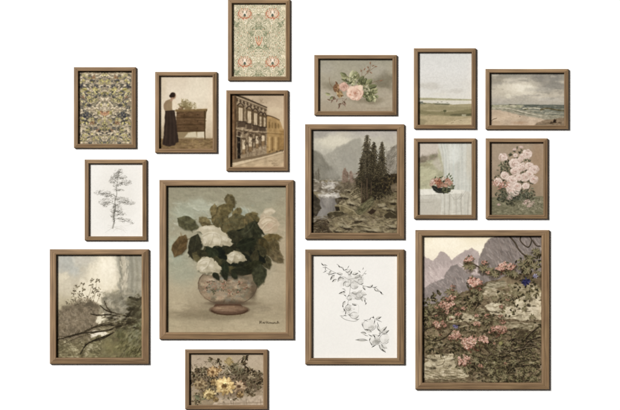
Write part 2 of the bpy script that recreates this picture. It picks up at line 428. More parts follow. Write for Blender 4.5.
def art_interior(rect):
    s = Canvas(rect, (150, 66, 4.361), '#d8c8b2', 3); r = s.r
    s.vgrad([(40, '#cfbfaa'), (120, '#dccdb9'), (230, '#d3c2aa'), (316, '#bda88c')], 8)
    s.spot(215, 110, 70, 90, '#ddd0bb', 0.7); s.spot(55, 90, 25, 80, '#c3b196', 0.5); s.spot(60, 300, 40, 40, '#a08c6e', 0.6)
    s.all(700, 16, 6, 0.6, 1.4, 0.25, 0.02)
    # floor
    s.poly([(30, 316), (290, 314), (290, 370), (30, 372)], '#856b4c', rough=2, var=0.12, vs=16)
    s.dabs(420, (35, 320, 285, 366), 14, 3, 0, 0.3, ['#6d5736', '#94794f', '#7a6240', '#a08455', '#5f4a2e'], 0.6)
    s.stroke([(35, 314), (285, 313)], 5, 5, '#b7a488', 0.8)
    # sideboard: shaded underside on the wall, top, body, drawers, legs
    s.poly([(116, 284), (236, 284), (232, 316), (110, 316)], '#8d7858', rough=2, soft=5)
    s.poly([(166, 292), (200, 284), (205, 312), (150, 312)], '#cdbfa4', soft=5, a=0.9)
    s.poly([(206, 288), (236, 286), (236, 312), (206, 314)], '#d3c6ae', soft=3, a=0.9)
    s.poly([(116, 197), (243, 197), (241, 286), (114, 288)], '#5f4730', var=0.14, vs=14)
    s.dabs(260, (116, 200, 240, 284), 26, 5, 0, 0.06, ['#6b5036', '#553f27', '#75593d', '#4a3622'], 0.4)
    s.poly([(110, 190), (250, 187), (250, 193), (244, 198), (110, 199)], '#7a603c', var=0.1)
    s.stroke([(110, 190), (250, 187)], 2, 2, '#97794f', 0.8, False)
    for y in (226, 256): s.stroke([(118, y), (238, y-1)], 1.8, 1.8, '#3b2b16', 0.8, False)
    s.stroke([(116, 286), (241, 284)], 2.5, 2.5, '#3b2b16', 0.9, False)
    s.stroke([(238, 198), (240, 250), (239, 285), (240, 320)], 6, 4, '#4a3820')
    s.stroke([(248, 192), (244, 205), (243, 230)], 4, 2, '#4a3820')
    for x in (150, 208):
        for y in (212, 241, 270): s.ell(x, y, 2.2, 1.8, '#3a2a16')
    # plants and glass on the top
    s.spot(158, 170, 32, 20, '#9c8a66', 0.6, rough=0.5)
    for k in range(150):
        x = r.normal(155, 19); y = 188-abs(r.normal(0, 15))-max(0, 10-abs(x-155)*0.4)*r.rand()
        s.leaf(x, y, r.uniform(5, 11), 4, r.uniform(-PI, 0), ['#8a7a52', '#75683f', '#a39268', '#6a5b3a', '#b5a680'][r.randint(5)], a=0.85)
    for k in range(12): s.stroke([(155+r.uniform(-8, 8), 185), (r.uniform(130, 180), r.uniform(145, 172))], 1.4, 1, '#6d5e3e', 0.7)
    s.poly([(122, 176), (146, 178), (144, 190), (124, 190)], '#6f5a3c', soft=2); s.poly([(150, 180), (184, 178), (180, 190), (154, 190)], '#84714c', soft=2)
    s.stroke([(200, 168), (200, 188)], 5, 6, '#bfae8d', 0.8, False); s.stroke([(198, 170), (198, 187)], 1, 1, '#8d7c5e', 0.8, False)
    # woman seen from behind
    s.poly([(66, 194), (106, 192), (114, 236), (118, 280), (124, 322), (124, 332), (112, 336), (108, 347), (84, 352), (58, 346), (54, 338), (60, 290), (64, 240)], '#382c25', var=0.12, vs=14, rough=1.5, soft=3)
    for k in range(10): s.stroke([(72+k*3.8, 200), (67+k*5.4, 260), (61+k*6.4, 340-(k > 6)*8)], 2, 5, ['#261d19', '#4b3d33', '#30261f'][k % 3], 0.4, soft=3)
    s.poly([(82, 146), (96, 142), (108, 149), (117, 168), (117, 184), (106, 196), (70, 199), (60, 188), (60, 166), (70, 151)], '#937b5c', rough=1.5, var=0.06, vs=14, soft=3)
    s.poly([(96, 143), (110, 150), (119, 168), (118, 186), (106, 196), (98, 190), (96, 166)], '#dccbb4', rough=1.5, soft=3)
    s.stroke([(104, 154), (114, 166), (120, 176), (130, 182)], 13, 6, '#dccab2', soft=3); s.stroke([(72, 158), (65, 172), (68, 190)], 12, 12, '#8d7459', 0.9, soft=3); s.stroke([(88, 148), (90, 172), (84, 195)], 3, 2, '#94795c', 0.6, soft=3)
    s.stroke([(129, 182), (136, 183)], 5, 4, '#a98568'); s.stroke([(68, 198), (106, 195)], 4, 4, '#2a201b', soft=3)
    s.ell(102, 137, 6, 8, '#9c775c', soft=3); s.stroke([(95, 139), (93, 149)], 9, 11, '#a37f66', soft=3)
    s.ell(100, 126, 12, 11, '#2f221b', edge='#241a15', soft=3); s.ell(91, 131, 7, 7, '#2b1f19', soft=3)
    s.stroke([(110, 125), (112, 132), (109, 140)], 3, 3, '#a07a5e', soft=2)
    s.all(300, 8, 2.4, 0.8, 1.4, 0.3, 0.05)
    s.grain(0.02, 6); s.soften(2); s.tone(1.01, 1.01, 0.99, 0.08); return s

def art_street(rect):
    s = Canvas(rect, (222, 86, 4.556), '#b7a088', 4); r = s.r
    s.vgrad([(36, '#b09a84'), (100, '#bba58e'), (170, '#c0a98d')], 12)
    s.spot(200, 60, 60, 18, '#a08c78', 0.5); s.spot(240, 110, 40, 18, '#c8b49a', 0.6)
    # far ochre houses
    s.poly([(200, 132), (262, 154), (276, 190), (284, 200), (284, 292), (200, 310)], '#a07c4c', var=0.12, vs=12, rough=1)
    s.stroke([(200, 132), (235, 142), (262, 155)], 5, 3, '#4d3a28')
    s.poly([(262, 200), (284, 208), (284, 292), (262, 296)], '#95703f', var=0.1)
    for i, x in enumerate((212, 226, 241, 254)):
        s.poly([(x, 162+i*3), (x+7, 164+i*3), (x+7, 192+i*1), (x, 192)], ['#6b5230', '#7b6038'][i % 2], a=0.85)
        s.poly([(x, 232), (x+8, 233), (x+8, 296-i*2), (x, 298-i*2)], ['#c09a62', '#7a5c34'][i % 2], a=0.8)
    s.stroke([(205, 214), (282, 220)], 3, 2, '#6a5030', 0.8); s.stroke([(206, 210), (270, 214)], 2, 2, '#c2a06a', 0.7)
    # near grey-brown facade in perspective
    s.poly([(36, 34), (70, 34), (204, 96), (206, 205), (202, 318), (60, 340), (36, 346)], '#8a7762', var=0.16, vs=12, rough=1)
    s.dabs(420, (60, 60, 204, 320), 9, 4, 0.3, 0.9, ['#9c8873', '#7a6753', '#a8937c', '#6b5947', '#b59f86'], 0.5)
    for o, c, w_ in ((0, '#2f251d', 7), (9, '#b39d84', 3), (14, '#4a3b2e', 4), (22, '#3a2e24', 5)):
        s.stroke([(62, 40+o), (130, 66+o*1.0), (204, 98+o*0.6)], w_, w_*0.6, c, 0.9, False)
    for k in range(17): s.stroke([(68+k*8, 58+k*3.2), (68+k*8, 74+k*2.6)], 4, 3, ['#33281f', '#c1ab90'][k % 2], 0.8, False)
    s.poly([(38, 36), (58, 44), (58, 344), (38, 346)], '#7c5d42', var=0.15); s.poly([(56, 44), (66, 48), (66, 342), (56, 344)], '#55412f', var=0.2)
    s.stroke([(40, 40), (41, 345)], 5, 5, '#8d6b4c', 0.6, False)
    # upper windows
    for (x, y0_, y1_, w_) in ((76, 98, 160, 18), (117, 112, 172, 15), (146, 122, 180, 14), (172, 138, 184, 13), (190, 142, 186, 8)):
        s.poly([(x-9, y0_-12), (x+w_+7, y0_-4), (x+w_+7, y1_+4), (x-9, y1_+2)], '#54432f', a=0.85, rough=1)
        s.poly([(x, y0_), (x+w_, y0_+4), (x+w_, y1_), (x, y1_)], '#c3ae95', rough=0.7, var=0.08)
        s.stroke([(x+w_/2, y0_+4), (x+w_/2, y1_)], 1.5, 1.5, '#6a5640', 0.8, False)
        s.stroke([(x-6, y0_-10), (x+w_/2, y0_-20), (x+w_+6, y0_-4)], 5, 4, '#342820')
    # balconies
    for (xa, xb, y) in ((70, 108, 160), (112, 136, 170), (140, 164, 178), (166, 200, 186)):
        s.poly([(xa, y), (xb, y+4), (xb, y+26), (xa, y+28)], '#3a2d24', a=0.92, rough=1.5)
        for x in range(int(xa)+2, int(xb), 4): s.stroke([(x, y+3), (x, y+24)], 1.3, 1.3, '#8b7864', 0.7, False)
        s.stroke([(xa-3, y), (xb+3, y+3)], 3, 3, '#221a15', 0.9, False)
    s.stroke([(66, 192), (140, 206), (204, 210)], 6, 4, '#b29c82', 0.8); s.stroke([(66, 200), (140, 213), (204, 216)], 4, 3, '#463729', 0.8)
    # ground floor
    s.poly([(68, 226), (84, 228), (84, 332), (70, 334)], '#1f1914', rough=1); s.poly([(70, 206), (84, 208), (84, 228), (70, 226)], '#42342a', rough=1)
    s.stroke([(66, 228), (96, 236)], 3, 3, '#d0bfa8'); s.stroke([(88, 222), (88, 300)], 3, 3, '#d2c1aa', 0.7, False)
    for (x, y0_, y1_, w_) in ((92, 244, 318, 14), (122, 232, 306, 14), (154, 228, 292, 13), (180, 224, 280, 14)):
        s.poly([(x-5, y0_-10), (x+w_+5, y0_-8), (x+w_+5, y1_-12), (x-5, y1_-8)], '#4d3d2d', a=0.8, rough=1)
        s.poly([(x, y0_), (x+w_, y0_+2), (x+w_, y1_-30), (x, y1_-28)], '#c7b299', rough=1, var=0.08)
        s.poly([(x, y1_-28), (x+w_, y1_-30), (x+w_, y1_-8), (x, y1_-4)], '#84694b')
    for (x, y) in ((108, 258), (142, 246), (170, 240), (104, 214), (132, 218)): s.cluster(x, y, 9, ['#2c221a', '#43352a', '#6d5a46'], 12, 8)
    s.dabs(200, (70, 150, 200, 320), 7, 2.2, 1.4, 0.7, ['#2e241c', '#4a3b2e', '#c3ae94'], 0.5)
    # pavement, road
    s.poly([(36, 338), (202, 312), (284, 290), (284, 368), (36, 370)], '#b39b7e', rough=1, var=0.08, vs=20)
    s.poly([(36, 338), (204, 309), (284, 289), (284, 294), (206, 318), (80, 345), (36, 356)], '#5d4c3a', a=0.75, rough=1)
    s.poly([(44, 352), (210, 318), (284, 296), (284, 300), (130, 342), (60, 362)], '#c6b196', a=0.9, rough=1)
    s.stroke([(60, 366), (180, 334), (284, 306)], 1.6, 1.2, '#6b5844', 0.8); s.stroke([(110, 368), (220, 340), (284, 325)], 1.4, 1, '#8a745a', 0.7)
    for k in range(9): s.ell(210+r.rand()*70, 300-r.rand()*8, 1.5, 3, '#33281e', 0.8)
    # pencilled note of the painter, lower right
    def scrawl(x, y, w_, h, n, c='#5a4938'):
        pts = [(x+w_*i/n, y+r.uniform(-h, h)) for i in range(n+1)]
        s.stroke(pts, 1.5, 1.2, c, 0.85)
    scrawl(214, 342, 20, 2.5, 9); scrawl(240, 342, 12, 2.5, 7); scrawl(226, 352, 26, 2.5, 11); scrawl(236, 361, 20, 2.5, 10)
    s.all(900, 8, 2.6, 0.3, 1.4, 0.35, 0.05); s.grain(0.018, 6); s.soften(3); s.tone(1.05, 1.045, 0.99, 0.08); return s

def pencil_cluster(s, x, y, rx, ry, n, dark='#77736a', a=0.55):
    r = s.r
    for k in range(n):
        th = r.uniform(0, 2*PI); q = math.sqrt(r.rand()); px = x+math.cos(th)*rx*q; py = y+math.sin(th)*ry*q
        m = r.uniform(2.5, 6); t0 = r.uniform(0, 6.28); pts = [(px+math.cos(t0+i*1.3)*m, py+math.sin(t0+i*1.3)*m*0.6) for i in range(3)]
        s.stroke(pts, 1.3, 0.8, dark, a*r.uniform(0.4, 1.1))

def art_pine_sketch(rect):
    s = Canvas(rect, (80, 154, 4.458), '#efece6', 5); r = s.r
    s.c = s.c*(1+s.noise(60)[..., None]*0.008); s.spot(160, 180, 100, 150, '#e0dbd1', 0.35)
    dk = '#55524b'
    s.stroke([(146, 330), (152, 300), (149, 272), (158, 240), (156, 210), (164, 180), (162, 150), (168, 120), (170, 92), (180, 68)], 7, 1.6, '#8a877e', 0.7, soft=3)
    s.stroke([(153, 305), (152, 280), (158, 250), (158, 222)], 2.6, 2, '#4b4943', 0.6)
    s.stroke([(144, 300), (147, 270), (152, 235)], 3, 2, '#aba89e', 0.6)
    for k in range(26): s.stroke([(147+r.uniform(0, 9), y0_ := r.uniform(225, 325)), (150+r.uniform(0, 9), y0_-r.uniform(6, 14))], 1.3, 1, '#45433d', 0.5)
    B = [[(158, 226), (135, 214), (105, 214)], [(160, 228), (190, 214), (225, 222), (238, 226)], [(163, 190), (130, 178), (95, 176), (74, 180)], [(164, 160), (185, 160), (190, 162)],
         [(167, 140), (190, 130), (212, 130)], [(167, 128), (148, 112), (135, 106)], [(155, 255), (175, 262), (195, 266)], [(150, 290), (185, 292), (215, 302), (232, 308)], [(172, 98), (190, 84)], [(169, 105), (150, 100)], [(152, 262), (135, 256)], [(165, 150), (150, 145)]]
    for b in B: s.stroke([(p[0]+r.uniform(-2, 2), p[1]+r.uniform(-3, 3)) for p in b], 2.4, 1, dk, 0.55)
    for (x, y, rx, ry, n) in [(176, 78, 16, 8, 34), (165, 90, 12, 6, 22), (155, 104, 24, 8, 44), (185, 105, 16, 6, 26), (150, 122, 16, 8, 30), (196, 128, 28, 8, 56), (160, 140, 16, 6, 20), (105, 172, 34, 9, 56), (130, 184, 24, 8, 40), (165, 160, 26, 4, 24), (120, 212, 28, 12, 60), (112, 226, 16, 8, 26), (188, 206, 26, 12, 54), (215, 216, 26, 9, 44), (160, 198, 16, 8, 26), (160, 250, 26, 12, 48), (180, 266, 20, 8, 30), (150, 272, 14, 8, 20), (205, 298, 26, 6, 22), (235, 306, 8, 5, 8), (182, 288, 16, 5, 16), (160, 232, 20, 8, 26)]:
        pencil_cluster(s, x+r.uniform(-6, 6), y, rx*1.1, ry*1.35, int(n*1.5)); pencil_cluster(s, x, y+ry*0.4, rx*0.7, ry*0.6, n//3, '#3f3d37', 0.6)
    for k in range(12): s.stroke([(140+r.uniform(-20, 60), 325+r.uniform(-10, 22)), (150+r.uniform(-20, 70), 328+r.uniform(-10, 22))], 1.2, 0.8, '#a9a59b', 0.35)
    s.stroke([(146, 328), (128, 340), (112, 350)], 1.3, 0.8, '#aaa69c', 0.6); s.stroke([(152, 328), (190, 340), (205, 352)], 1.3, 0.8, '#b0aca2', 0.6)
    s.grain(0.008, 5); return s
def art_forest_pool(rect):
    s = Canvas(rect, (46, 244, 3.2545), '#9f9a82', 6); r = s.r
    s.vgrad([(34, '#a6a391'), (110, '#b9b096'), (200, '#a69b7b'), (300, '#7a7054'), (372, '#6d6447')], 14, 80)
    s.spot(70, 70, 55, 44, '#9fa198', 0.75, rough=0.6); s.spot(60, 140, 36, 44, '#b9b096', 0.7); s.spot(120, 50, 40, 20, '#b5b09e', 0.6, rough=0.6); s.spot(66, 100, 26, 10, '#cabf9f', 0.7, rough=0.8); s.spot(48, 112, 12, 26, '#c8be9f', 0.5)
    s.poly([(120, 200), (100, 150), (140, 110), (150, 60), (165, 34), (232, 34), (228, 90), (236, 130), (200, 160), (180, 200)], '#d9ceae', 0.85, soft=26, rough=12); s.spot(200, 80, 34, 60, '#dfd5b8', 0.8); s.spot(285, 95, 14, 34, '#c5bb9f', 0.6, rough=0.5); s.spot(280, 140, 22, 10, '#c2b99e', 0.5, rough=0.6); s.spot(85, 170, 20, 14, '#cfc4a2', 0.5)
    s.poly([(232, 34), (320, 34), (320, 240), (240, 240), (236, 150), (230, 90)], '#8b8877', 0.8, soft=10, rough=8, var=0.08)
    s.dabs(500, (36, 36, 312, 200), 20, 7, 0.9, 0.9, None, 0.35, 0.04)
    for x, w_, c in ((252, 12, '#b0a68c'), (258, 7, '#bfb498'), (244, 6, '#787565'), (280, 10, '#7d7a69'), (296, 8, '#85816d')): s.stroke([(x-4, 34), (x+2, 100), (x-1, 150), (x+3, 200)], w_, w_*0.7, c, 0.55, soft=6)
    s.dabs(80, (240, 40, 270, 190), 12, 3, PI/2, 0.3, ['#c9bfa2', '#7a7665', '#b5ab90'], 0.5)
    # masses of undergrowth
    s.poly([(186, 240), (182, 190), (192, 166), (214, 152), (236, 170), (262, 140), (290, 160), (314, 150), (314, 300), (190, 262)], '#8d8773', 0.8, soft=10, rough=9, var=0.14, vs=16)
    s.spot(215, 180, 26, 18, '#838170', 0.6, rough=0.6); s.spot(262, 180, 26, 30, '#7c7a69', 0.6, rough=0.6)
    s.poly([(34, 240), (46, 224), (58, 210), (70, 204), (84, 190), (100, 192), (112, 182), (128, 188), (144, 180), (160, 192), (176, 212), (172, 262), (150, 282), (36, 318)], '#796d58', 0.9, soft=10, rough=10, var=0.18, vs=12)
    s.spot(80, 222, 34, 20, '#857963', 0.6, rough=0.6); s.spot(135, 200, 36, 12, '#575041', 0.75, rough=0.7); s.spot(80, 205, 30, 10, '#635b4a', 0.6, rough=0.7); s.spot(100, 255, 60, 22, '#8b7d65', 0.7, rough=0.5); s.spot(60, 280, 30, 18, '#82745a', 0.6, rough=0.5)
    s.dabs(1300, (36, 186, 176, 318), 7, 3.4, 0.9, 1.3, ['#6a604c', '#80745e', '#5c5443', '#8c806a', '#736852'], 0.4, inside=lambda x, y: y > 196+abs(x-115)*0.25)
    s.poly([(320, 170), (296, 190), (282, 230), (262, 262), (250, 300), (262, 372), (320, 372)], '#68654c', 0.85, soft=12, rough=8, var=0.15, vs=16)
    s.poly([(150, 300), (260, 280), (320, 300), (320, 372), (130, 372)], '#736d4d', 0.8, soft=14, rough=8, var=0.12)
    s.spot(288, 310, 28, 44, '#7d7c62', 0.7, rough=0.6); s.spot(240, 275, 18, 40, '#4f5238', 0.5, rough=0.6); s.spot(230, 340, 40, 26, '#787049', 0.6, rough=0.6)
    s.poly([(170, 232), (186, 226), (196, 244), (190, 258), (170, 262), (162, 250)], '#d3c9a8', 0.9, soft=5, rough=5); s.poly([(138, 288), (160, 280), (186, 284), (206, 292), (190, 304), (172, 300), (150, 304)], '#d6ccb0', 0.95, soft=4, rough=5); s.spot(215, 268, 26, 5, '#b3aa88', 0.7)
    for k in range(60):
        x = r.uniform(38, 150); y = r.uniform(318, 370); s.spot(x, y, r.uniform(4, 12), r.uniform(3, 7), ['#b5ac88', '#c2b996', '#a39a74', '#504a36', '#5d5740', '#857c58'][r.randint(6)], 0.55, rough=0.5)
    s.dabs(700, (180, 150, 312, 371), 10, 4, -0.9, 0.9, None, 0.5, 0.10)
    s.dabs(350, (36, 310, 180, 371), 8, 3, 0.3, 1.0, ['#8f8865', '#5f583f', '#b0a884', '#6c6447', '#4d4733'], 0.4)
    s.dabs(260, (230, 250, 312, 371), 10, 4, -1.0, 0.5, ['#6b6742', '#504c30', '#7c764f', '#45412b'], 0.4)
    # saplings
    for (x0_, y0_, x1_, y1_) in ((112, 195, 122, 130), (125, 195, 150, 130), (105, 198, 90, 160), (150, 198, 165, 120), (140, 195, 168, 150), (96, 200, 84, 178), (160, 198, 172, 172)):
        s.stroke([(x0_, y0_), ((x0_+x1_)/2+r.uniform(-4, 4), (y0_+y1_)/2), (x1_, y1_)], 1.6, 1, '#5f5744', 0.7)
    for (x, y, q) in ((88, 160, 7), (92, 150, 5), (104, 138, 6), (120, 130, 7), (110, 160, 8), (122, 150, 6), (148, 132, 6), (150, 118, 4), (165, 120, 6), (172, 118, 4), (160, 145, 8), (170, 150, 7), (108, 178, 10), (150, 160, 8), (84, 178, 10), (128, 172, 9), (150, 180, 12), (100, 188, 14), (172, 170, 7), (70, 190, 8)):
        s.cluster(x, y, q, ['#6a624e', '#585040', '#7a7159'], 10, 5.5)
    # fallen boughs
    dk = '#3a3224'
    s.bough([(36, 312), (70, 303), (110, 292), (150, 274), (190, 263), (230, 262), (285, 254)], 2.5, 7, dk, 34, 16)
    s.bough([(36, 300), (80, 300), (120, 286), (160, 268), (200, 256), (245, 262)], 1.5, 4, '#4a4130', 20, 14); s.bough([(50, 330), (90, 310), (130, 296), (170, 286)], 1.5, 3, '#4f4634', 16, 12)
    s.spot(230, 266, 44, 9, '#3d3626', 0.6, rough=0.6)
    s.bough([(60, 304), (110, 292), (160, 286), (200, 281), (244, 268)], 3, 6, '#332c1e', 14, 12)
    s.bough([(176, 200), (196, 216), (222, 225), (262, 234)], 3, 5, dk, 14, 12); s.bough([(190, 186), (198, 206), (212, 222)], 3, 5, dk, 5, 9)
    s.bough([(146, 228), (170, 232), (205, 230), (240, 236)], 3, 5, '#322b1e', 8, 9)
    s.bough([(112, 358), (126, 334), (140, 322), (165, 310), (206, 296)], 3, 5, '#2b2519', 10, 12); s.bough([(140, 320), (185, 308), (220, 288)], 2.5, 4, '#332c1e', 8, 10)
    s.bough([(240, 266), (268, 248), (290, 222), (312, 186)], 5, 9, '#4a4432', 14, 16); s.bough([(272, 174), (298, 182), (314, 176)], 7, 10, '#322c20', 8, 10); s.bough([(262, 238), (280, 215), (300, 190)], 4, 6, '#37301f', 8, 10)
    for k in range(40): s.spot(r.uniform(196, 300), r.uniform(232, 276), r.uniform(5, 16), r.uniform(3, 7), ['#2f291c', '#3f3826', '#4a4431', '#8a8163'][r.randint(4)], 0.55, rough=0.7, rot=-0.3)
    for k in range(46): x = r.uniform(266, 312); s.spot(x, r.uniform(170, 250)-(x-266)*0.3, r.uniform(6, 14), r.uniform(4, 9), ['#3a3526', '#4d4733', '#5a5540', '#6d684f'][r.randint(4)], 0.6, rough=0.7)
    for k in range(26): s.spot(r.uniform(186, 262), r.uniform(158, 236), r.uniform(8, 18), r.uniform(5, 10), ['#6b6655', '#7d7763', '#a39a80', '#5f5b4c'][r.randint(4)], 0.4, rough=0.7)
    s.dabs(60, (180, 236, 290, 276), 12, 3, -0.15, 0.3, ['#2b2519', '#57503b', '#8b8265'], 0.5)
    s.dabs(40, (270, 330, 308, 366), 9, 2, -0.9, 0.4, ['#38331f', '#8a8458'], 0.6)
    s.all(600, 9, 3.5, 0.4, 1.4, 0.3, 0.05); s.grain(0.018, 5); s.tone(1.07, 1.06, 1.08, 0.26, 0.5); return s

def art_white_roses(rect):
    s = Canvas(rect, (155, 175, 4.276), '#a4997f', 7); r = s.r
    s.vgrad([(43, '#8f8974'), (180, '#98937d'), (330, '#9f9780'), (480, '#a89b80'), (560, '#9c8d72'), (690, '#a99a7c')], 18, 120)
    s.spot(140, 160, 90, 50, '#9fa391', 0.7, rough=0.5); s.spot(110, 400, 80, 90, '#949886', 0.6); s.spot(370, 155, 60, 22, '#93a097', 0.6, rough=0.6); s.spot(200, 130, 60, 40, '#abad9c', 0.5, rough=0.5)
    s.spot(530, 300, 50, 220, '#a99679', 0.7); s.spot(90, 320, 40, 60, '#9da493', 0.6); s.spot(480, 90, 90, 40, '#96917e', 0.6); s.spot(500, 470, 70, 80, '#ad9d82', 0.6); s.spot(90, 560, 60, 90, '#b0a183', 0.6); s.spot(400, 640, 120, 26, '#b3a284', 0.5)
    s.all(1500, 30, 9, 0.3, 1.3, 0.25, 0.03)
    s.dabs(700, (50, 45, 560, 420), 44, 7, 0.15, 0.5, None, 0.35, 0.06); s.dabs(120, (60, 120, 420, 240), 30, 6, 0.5, 0.9, ['#b3b3a2', '#a9ab9b', '#8d8f80'], 0.35)
    s.spot(250, 596, 190, 24, '#83765e', 0.85, rough=0.35); s.spot(450, 570, 80, 26, '#90836b', 0.6, rough=0.4); s.spot(330, 560, 150, 34, '#83765f', 0.6)
    s.dabs(500, (60, 540, 550, 670), 34, 6, 0.05, 0.25, None, 0.35, 0.05)
    def lf(cx_, cy_, L, W_, deg, col, vein='#7c7859', q=0.35):
        col = np.clip(H(col)*np.array([1.20, 1.08, 0.96])+0.012, 0, 1); a = math.radians(deg); c, d = math.cos(a), math.sin(a); f = lambda u, v: (cx_+u*L*c-v*W_*d, cy_+u*L*d+v*W_*c)
        e = [r.uniform(0.85, 1.12) for _ in range(8)]; bend = r.uniform(-0.10, 0.10)
        P = [f(-0.5, 0), f(-0.3, -0.40*e[0]+bend), f(-0.05, -0.5*e[1]+bend), f(0.25, -0.36*e[2]+bend), f(0.52*e[3], 0), f(0.28, 0.36*e[4]+bend), f(0.0, 0.5*e[5]+bend), f(-0.28, 0.42*e[6]+bend)]
        s.poly([(p[0]+2, p[1]+4) for p in P], '#1d1e17', 0.35, soft=8); s.poly(P, col, 0.96, rough=2.4, rs=18, var=0.22, vs=12, soft=4)
        c0 = H(col)
        for k in range(7):
            u = r.uniform(-0.34, 0.34); v = r.uniform(-0.26, 0.26); p = f(u, v); w_ = a+(0.7 if v > 0 else -0.7)
            s.stroke([p, (p[0]+math.cos(w_)*W_*0.3, p[1]+math.sin(w_)*W_*0.3)], W_*0.16, W_*0.08, c0*[1.3, 0.7, 1.15, 0.85][k % 4]+np.array([0.02, 0.012, 0.0])*(k % 2), 0.4, False, soft=4)
        s.stroke([f(-0.46, 0), f(0, bend*0.6), f(0.44, 0)], 2.4, 1.2, vein, q, soft=2.5)
        s.stroke([f(-0.3, -0.38+bend), f(-0.05, -0.46+bend), f(0.25, -0.32+bend)], 3.5, 2, vein, q*0.6, soft=4)
    for b in ([(330, 250), (335, 180), (328, 120)], [(300, 260), (270, 200), (230, 185)], [(380, 240), (430, 200), (480, 170)]): s.stroke(b, 5, 3, '#45432f', 0.9)
    # outer leaves
    lf(325, 108, 64, 46, 62, '#4c4b38'); lf(296, 148, 86, 56, -25, '#545239'); lf(262, 178, 66, 42, -60, '#57543c'); lf(214, 194, 60, 38, 30, '#5d5b43'); lf(228, 216, 70, 30, 15, '#4b4835')
    lf(140, 204, 100, 64, 25, '#474c3d', '#747a62'); lf(108, 300, 112, 62, -62, '#4a402b', '#857852'); lf(172, 306, 112, 64, 100, '#2b2e25', '#656a50')
    lf(430, 190, 64, 38, 40, '#4f4e37'); lf(500, 270, 96, 38, -5, '#544e33', '#8b815a'); lf(492, 322, 84, 58, 50, '#484735', '#74724f'); lf(452, 345, 90, 60, 70, '#443d28', '#7a6d48')
    for a_ in ((190, 352, 70, 40, 30, '#4b4c38'), (232, 330, 66, 40, 60, '#3c3f30'), (515, 300, 70, 40, 70, '#4d4a36'), (520, 350, 76, 50, 40, '#545140'), (410, 176, 60, 36, -20, '#525039'), (350, 160, 56, 34, -50, '#5a583f'), (250, 150, 54, 32, -80, '#5b583f'), (478, 372, 70, 44, 70, '#37392c')): lf(*a_)
    # dark heart of the bunch: overlapping leaves all the way through
    s.poly([(262, 215), (300, 190), (350, 180), (405, 186), (440, 215), (450, 270), (474, 320), (470, 380), (430, 395), (420, 442), (300, 448), (286, 400), (262, 345), (180, 330), (215, 320), (240, 260)], '#20231b', rough=7, rs=16, var=0.2, vs=22)
    for k in range(46):
        x = r.uniform(270, 460); y = r.uniform(200, 430)
        if ((x-368)/105)**2+((y-315)/130)**2 > 1: continue
        lf(x, y, r.uniform(56, 84), r.uniform(32, 46), r.uniform(-100, 80), ['#23271e', '#2d3026', '#383a2c', '#1f231c', '#41422f', '#2b3026'][r.randint(6)], '#5f6049', 0.3)
    for (x, y, L, W_, dg, c) in ((285, 205, 90, 56, -50, '#4c4b37'), (322, 222, 96, 64, -70, '#504f3a'), (363, 196, 100, 66, 15, '#4a4b39'), (405, 196, 70, 44, 30, '#55523b'), (400, 232, 100, 58, -55, '#353a2f'), (432, 240, 80, 44, 60, '#2a2f25'), (345, 262, 84, 52, 30, '#2d3026'), (392, 290, 96, 56, -20, '#20261d'), (320, 310, 84, 50, 80, '#272a20'), (245, 330, 84, 50, 50, '#272f25'), (262, 366, 64, 40, 20, '#35382a'), (300, 412, 84, 46, 85, '#20281f'), (420, 396, 90, 50, -30, '#24281c'), (365, 412, 90, 40, 5, '#1e221a'), (465, 292, 60, 34, 40, '#3b3926'), (205, 336, 60, 34, 30, '#2d3025')):
        lf(x, y, L, W_, dg, c, '#585b44', 0.3)
    lf(446, 428, 96, 66, 98, '#343a2f', '#5b614a')
    for b in ([(300, 210), (330, 200), (352, 214)], [(345, 182), (385, 178), (410, 196)], [(385, 250), (410, 230), (424, 205)], [(270, 190), (285, 215), (300, 232)], [(312, 240), (330, 224), (345, 232)]): s.stroke(b, 6, 3, '#5f604b', 0.45, soft=4)
    # vase: a round bowl on a low foot
    bowl = [(204, 424), (190, 440), (183, 462), (185, 486), (195, 508), (214, 528), (240, 543), (272, 553), (310, 556), (350, 554), (382, 545), (408, 530), (427, 508), (437, 484), (439, 460), (432, 438), (418, 422), (380, 430), (310, 434), (240, 430)]
    s.poly(bowl, '#5b4a3b', soft=3)
    s.poly([(311+(p[0]-311)*0.972, 486+(p[1]-486)*0.965) for p in bowl], '#8a7a62', soft=4, var=0.12, vs=24)
    inb = lambda x, y: ((x-311)/119)**2+((y-484)/64)**2 < 1
    for (x, y, rx, ry, c, a) in ((240, 452, 46, 22, '#9c866e', .7), (300, 446, 60, 12, '#85827a', .7), (255, 478, 36, 16, '#93918a', .7), (330, 470, 44, 18, '#aa9482', .7), (225, 500, 26, 22, '#a58c70', .7), (290, 515, 56, 20, '#a8917a', .7), (370, 500, 40, 22, '#8d7f70', .6), (395, 460, 34, 26, '#7d766c', .7), (410, 505, 20, 26, '#6b594a', .55), (310, 543, 84, 9, '#7a6452', .7), (350, 440, 60, 9, '#5e5a52', .6), (200, 470, 12, 34, '#77614e', .5)): s.spot(x, y, rx, ry, c, a, rough=0.5)
    s.dabs(420, (192, 430, 430, 548), 20, 7, 0.1, 0.6, None, 0.4, 0.09, inside=inb)
    for k in range(44):
        x = r.uniform(212, 414); y = 476+r.normal(0, 9)-(x-311)**2*0.0009; s.dabs(3, (x-5, y-5, x+5, y+5), 9, 5, 0, 1.5, ['#5f5d48', '#6f5541', '#9c6f58', '#575a50', '#7d5d49', '#bda996'], 0.55)
    s.spot(395, 480, 46, 60, '#5f5240', 0.45); s.spot(320, 548, 110, 12, '#5f4f3d', 0.6); s.spot(330, 436, 100, 10, '#4f4a3f', 0.6)
    s.dabs(60, (205, 440, 420, 535), 18, 3.5, 0.1, 0.5, ['#b8a896', '#625344', '#a89582'], 0.35, inside=inb)
    s.spot(232, 462, 18, 10, '#b3a594', 0.5)
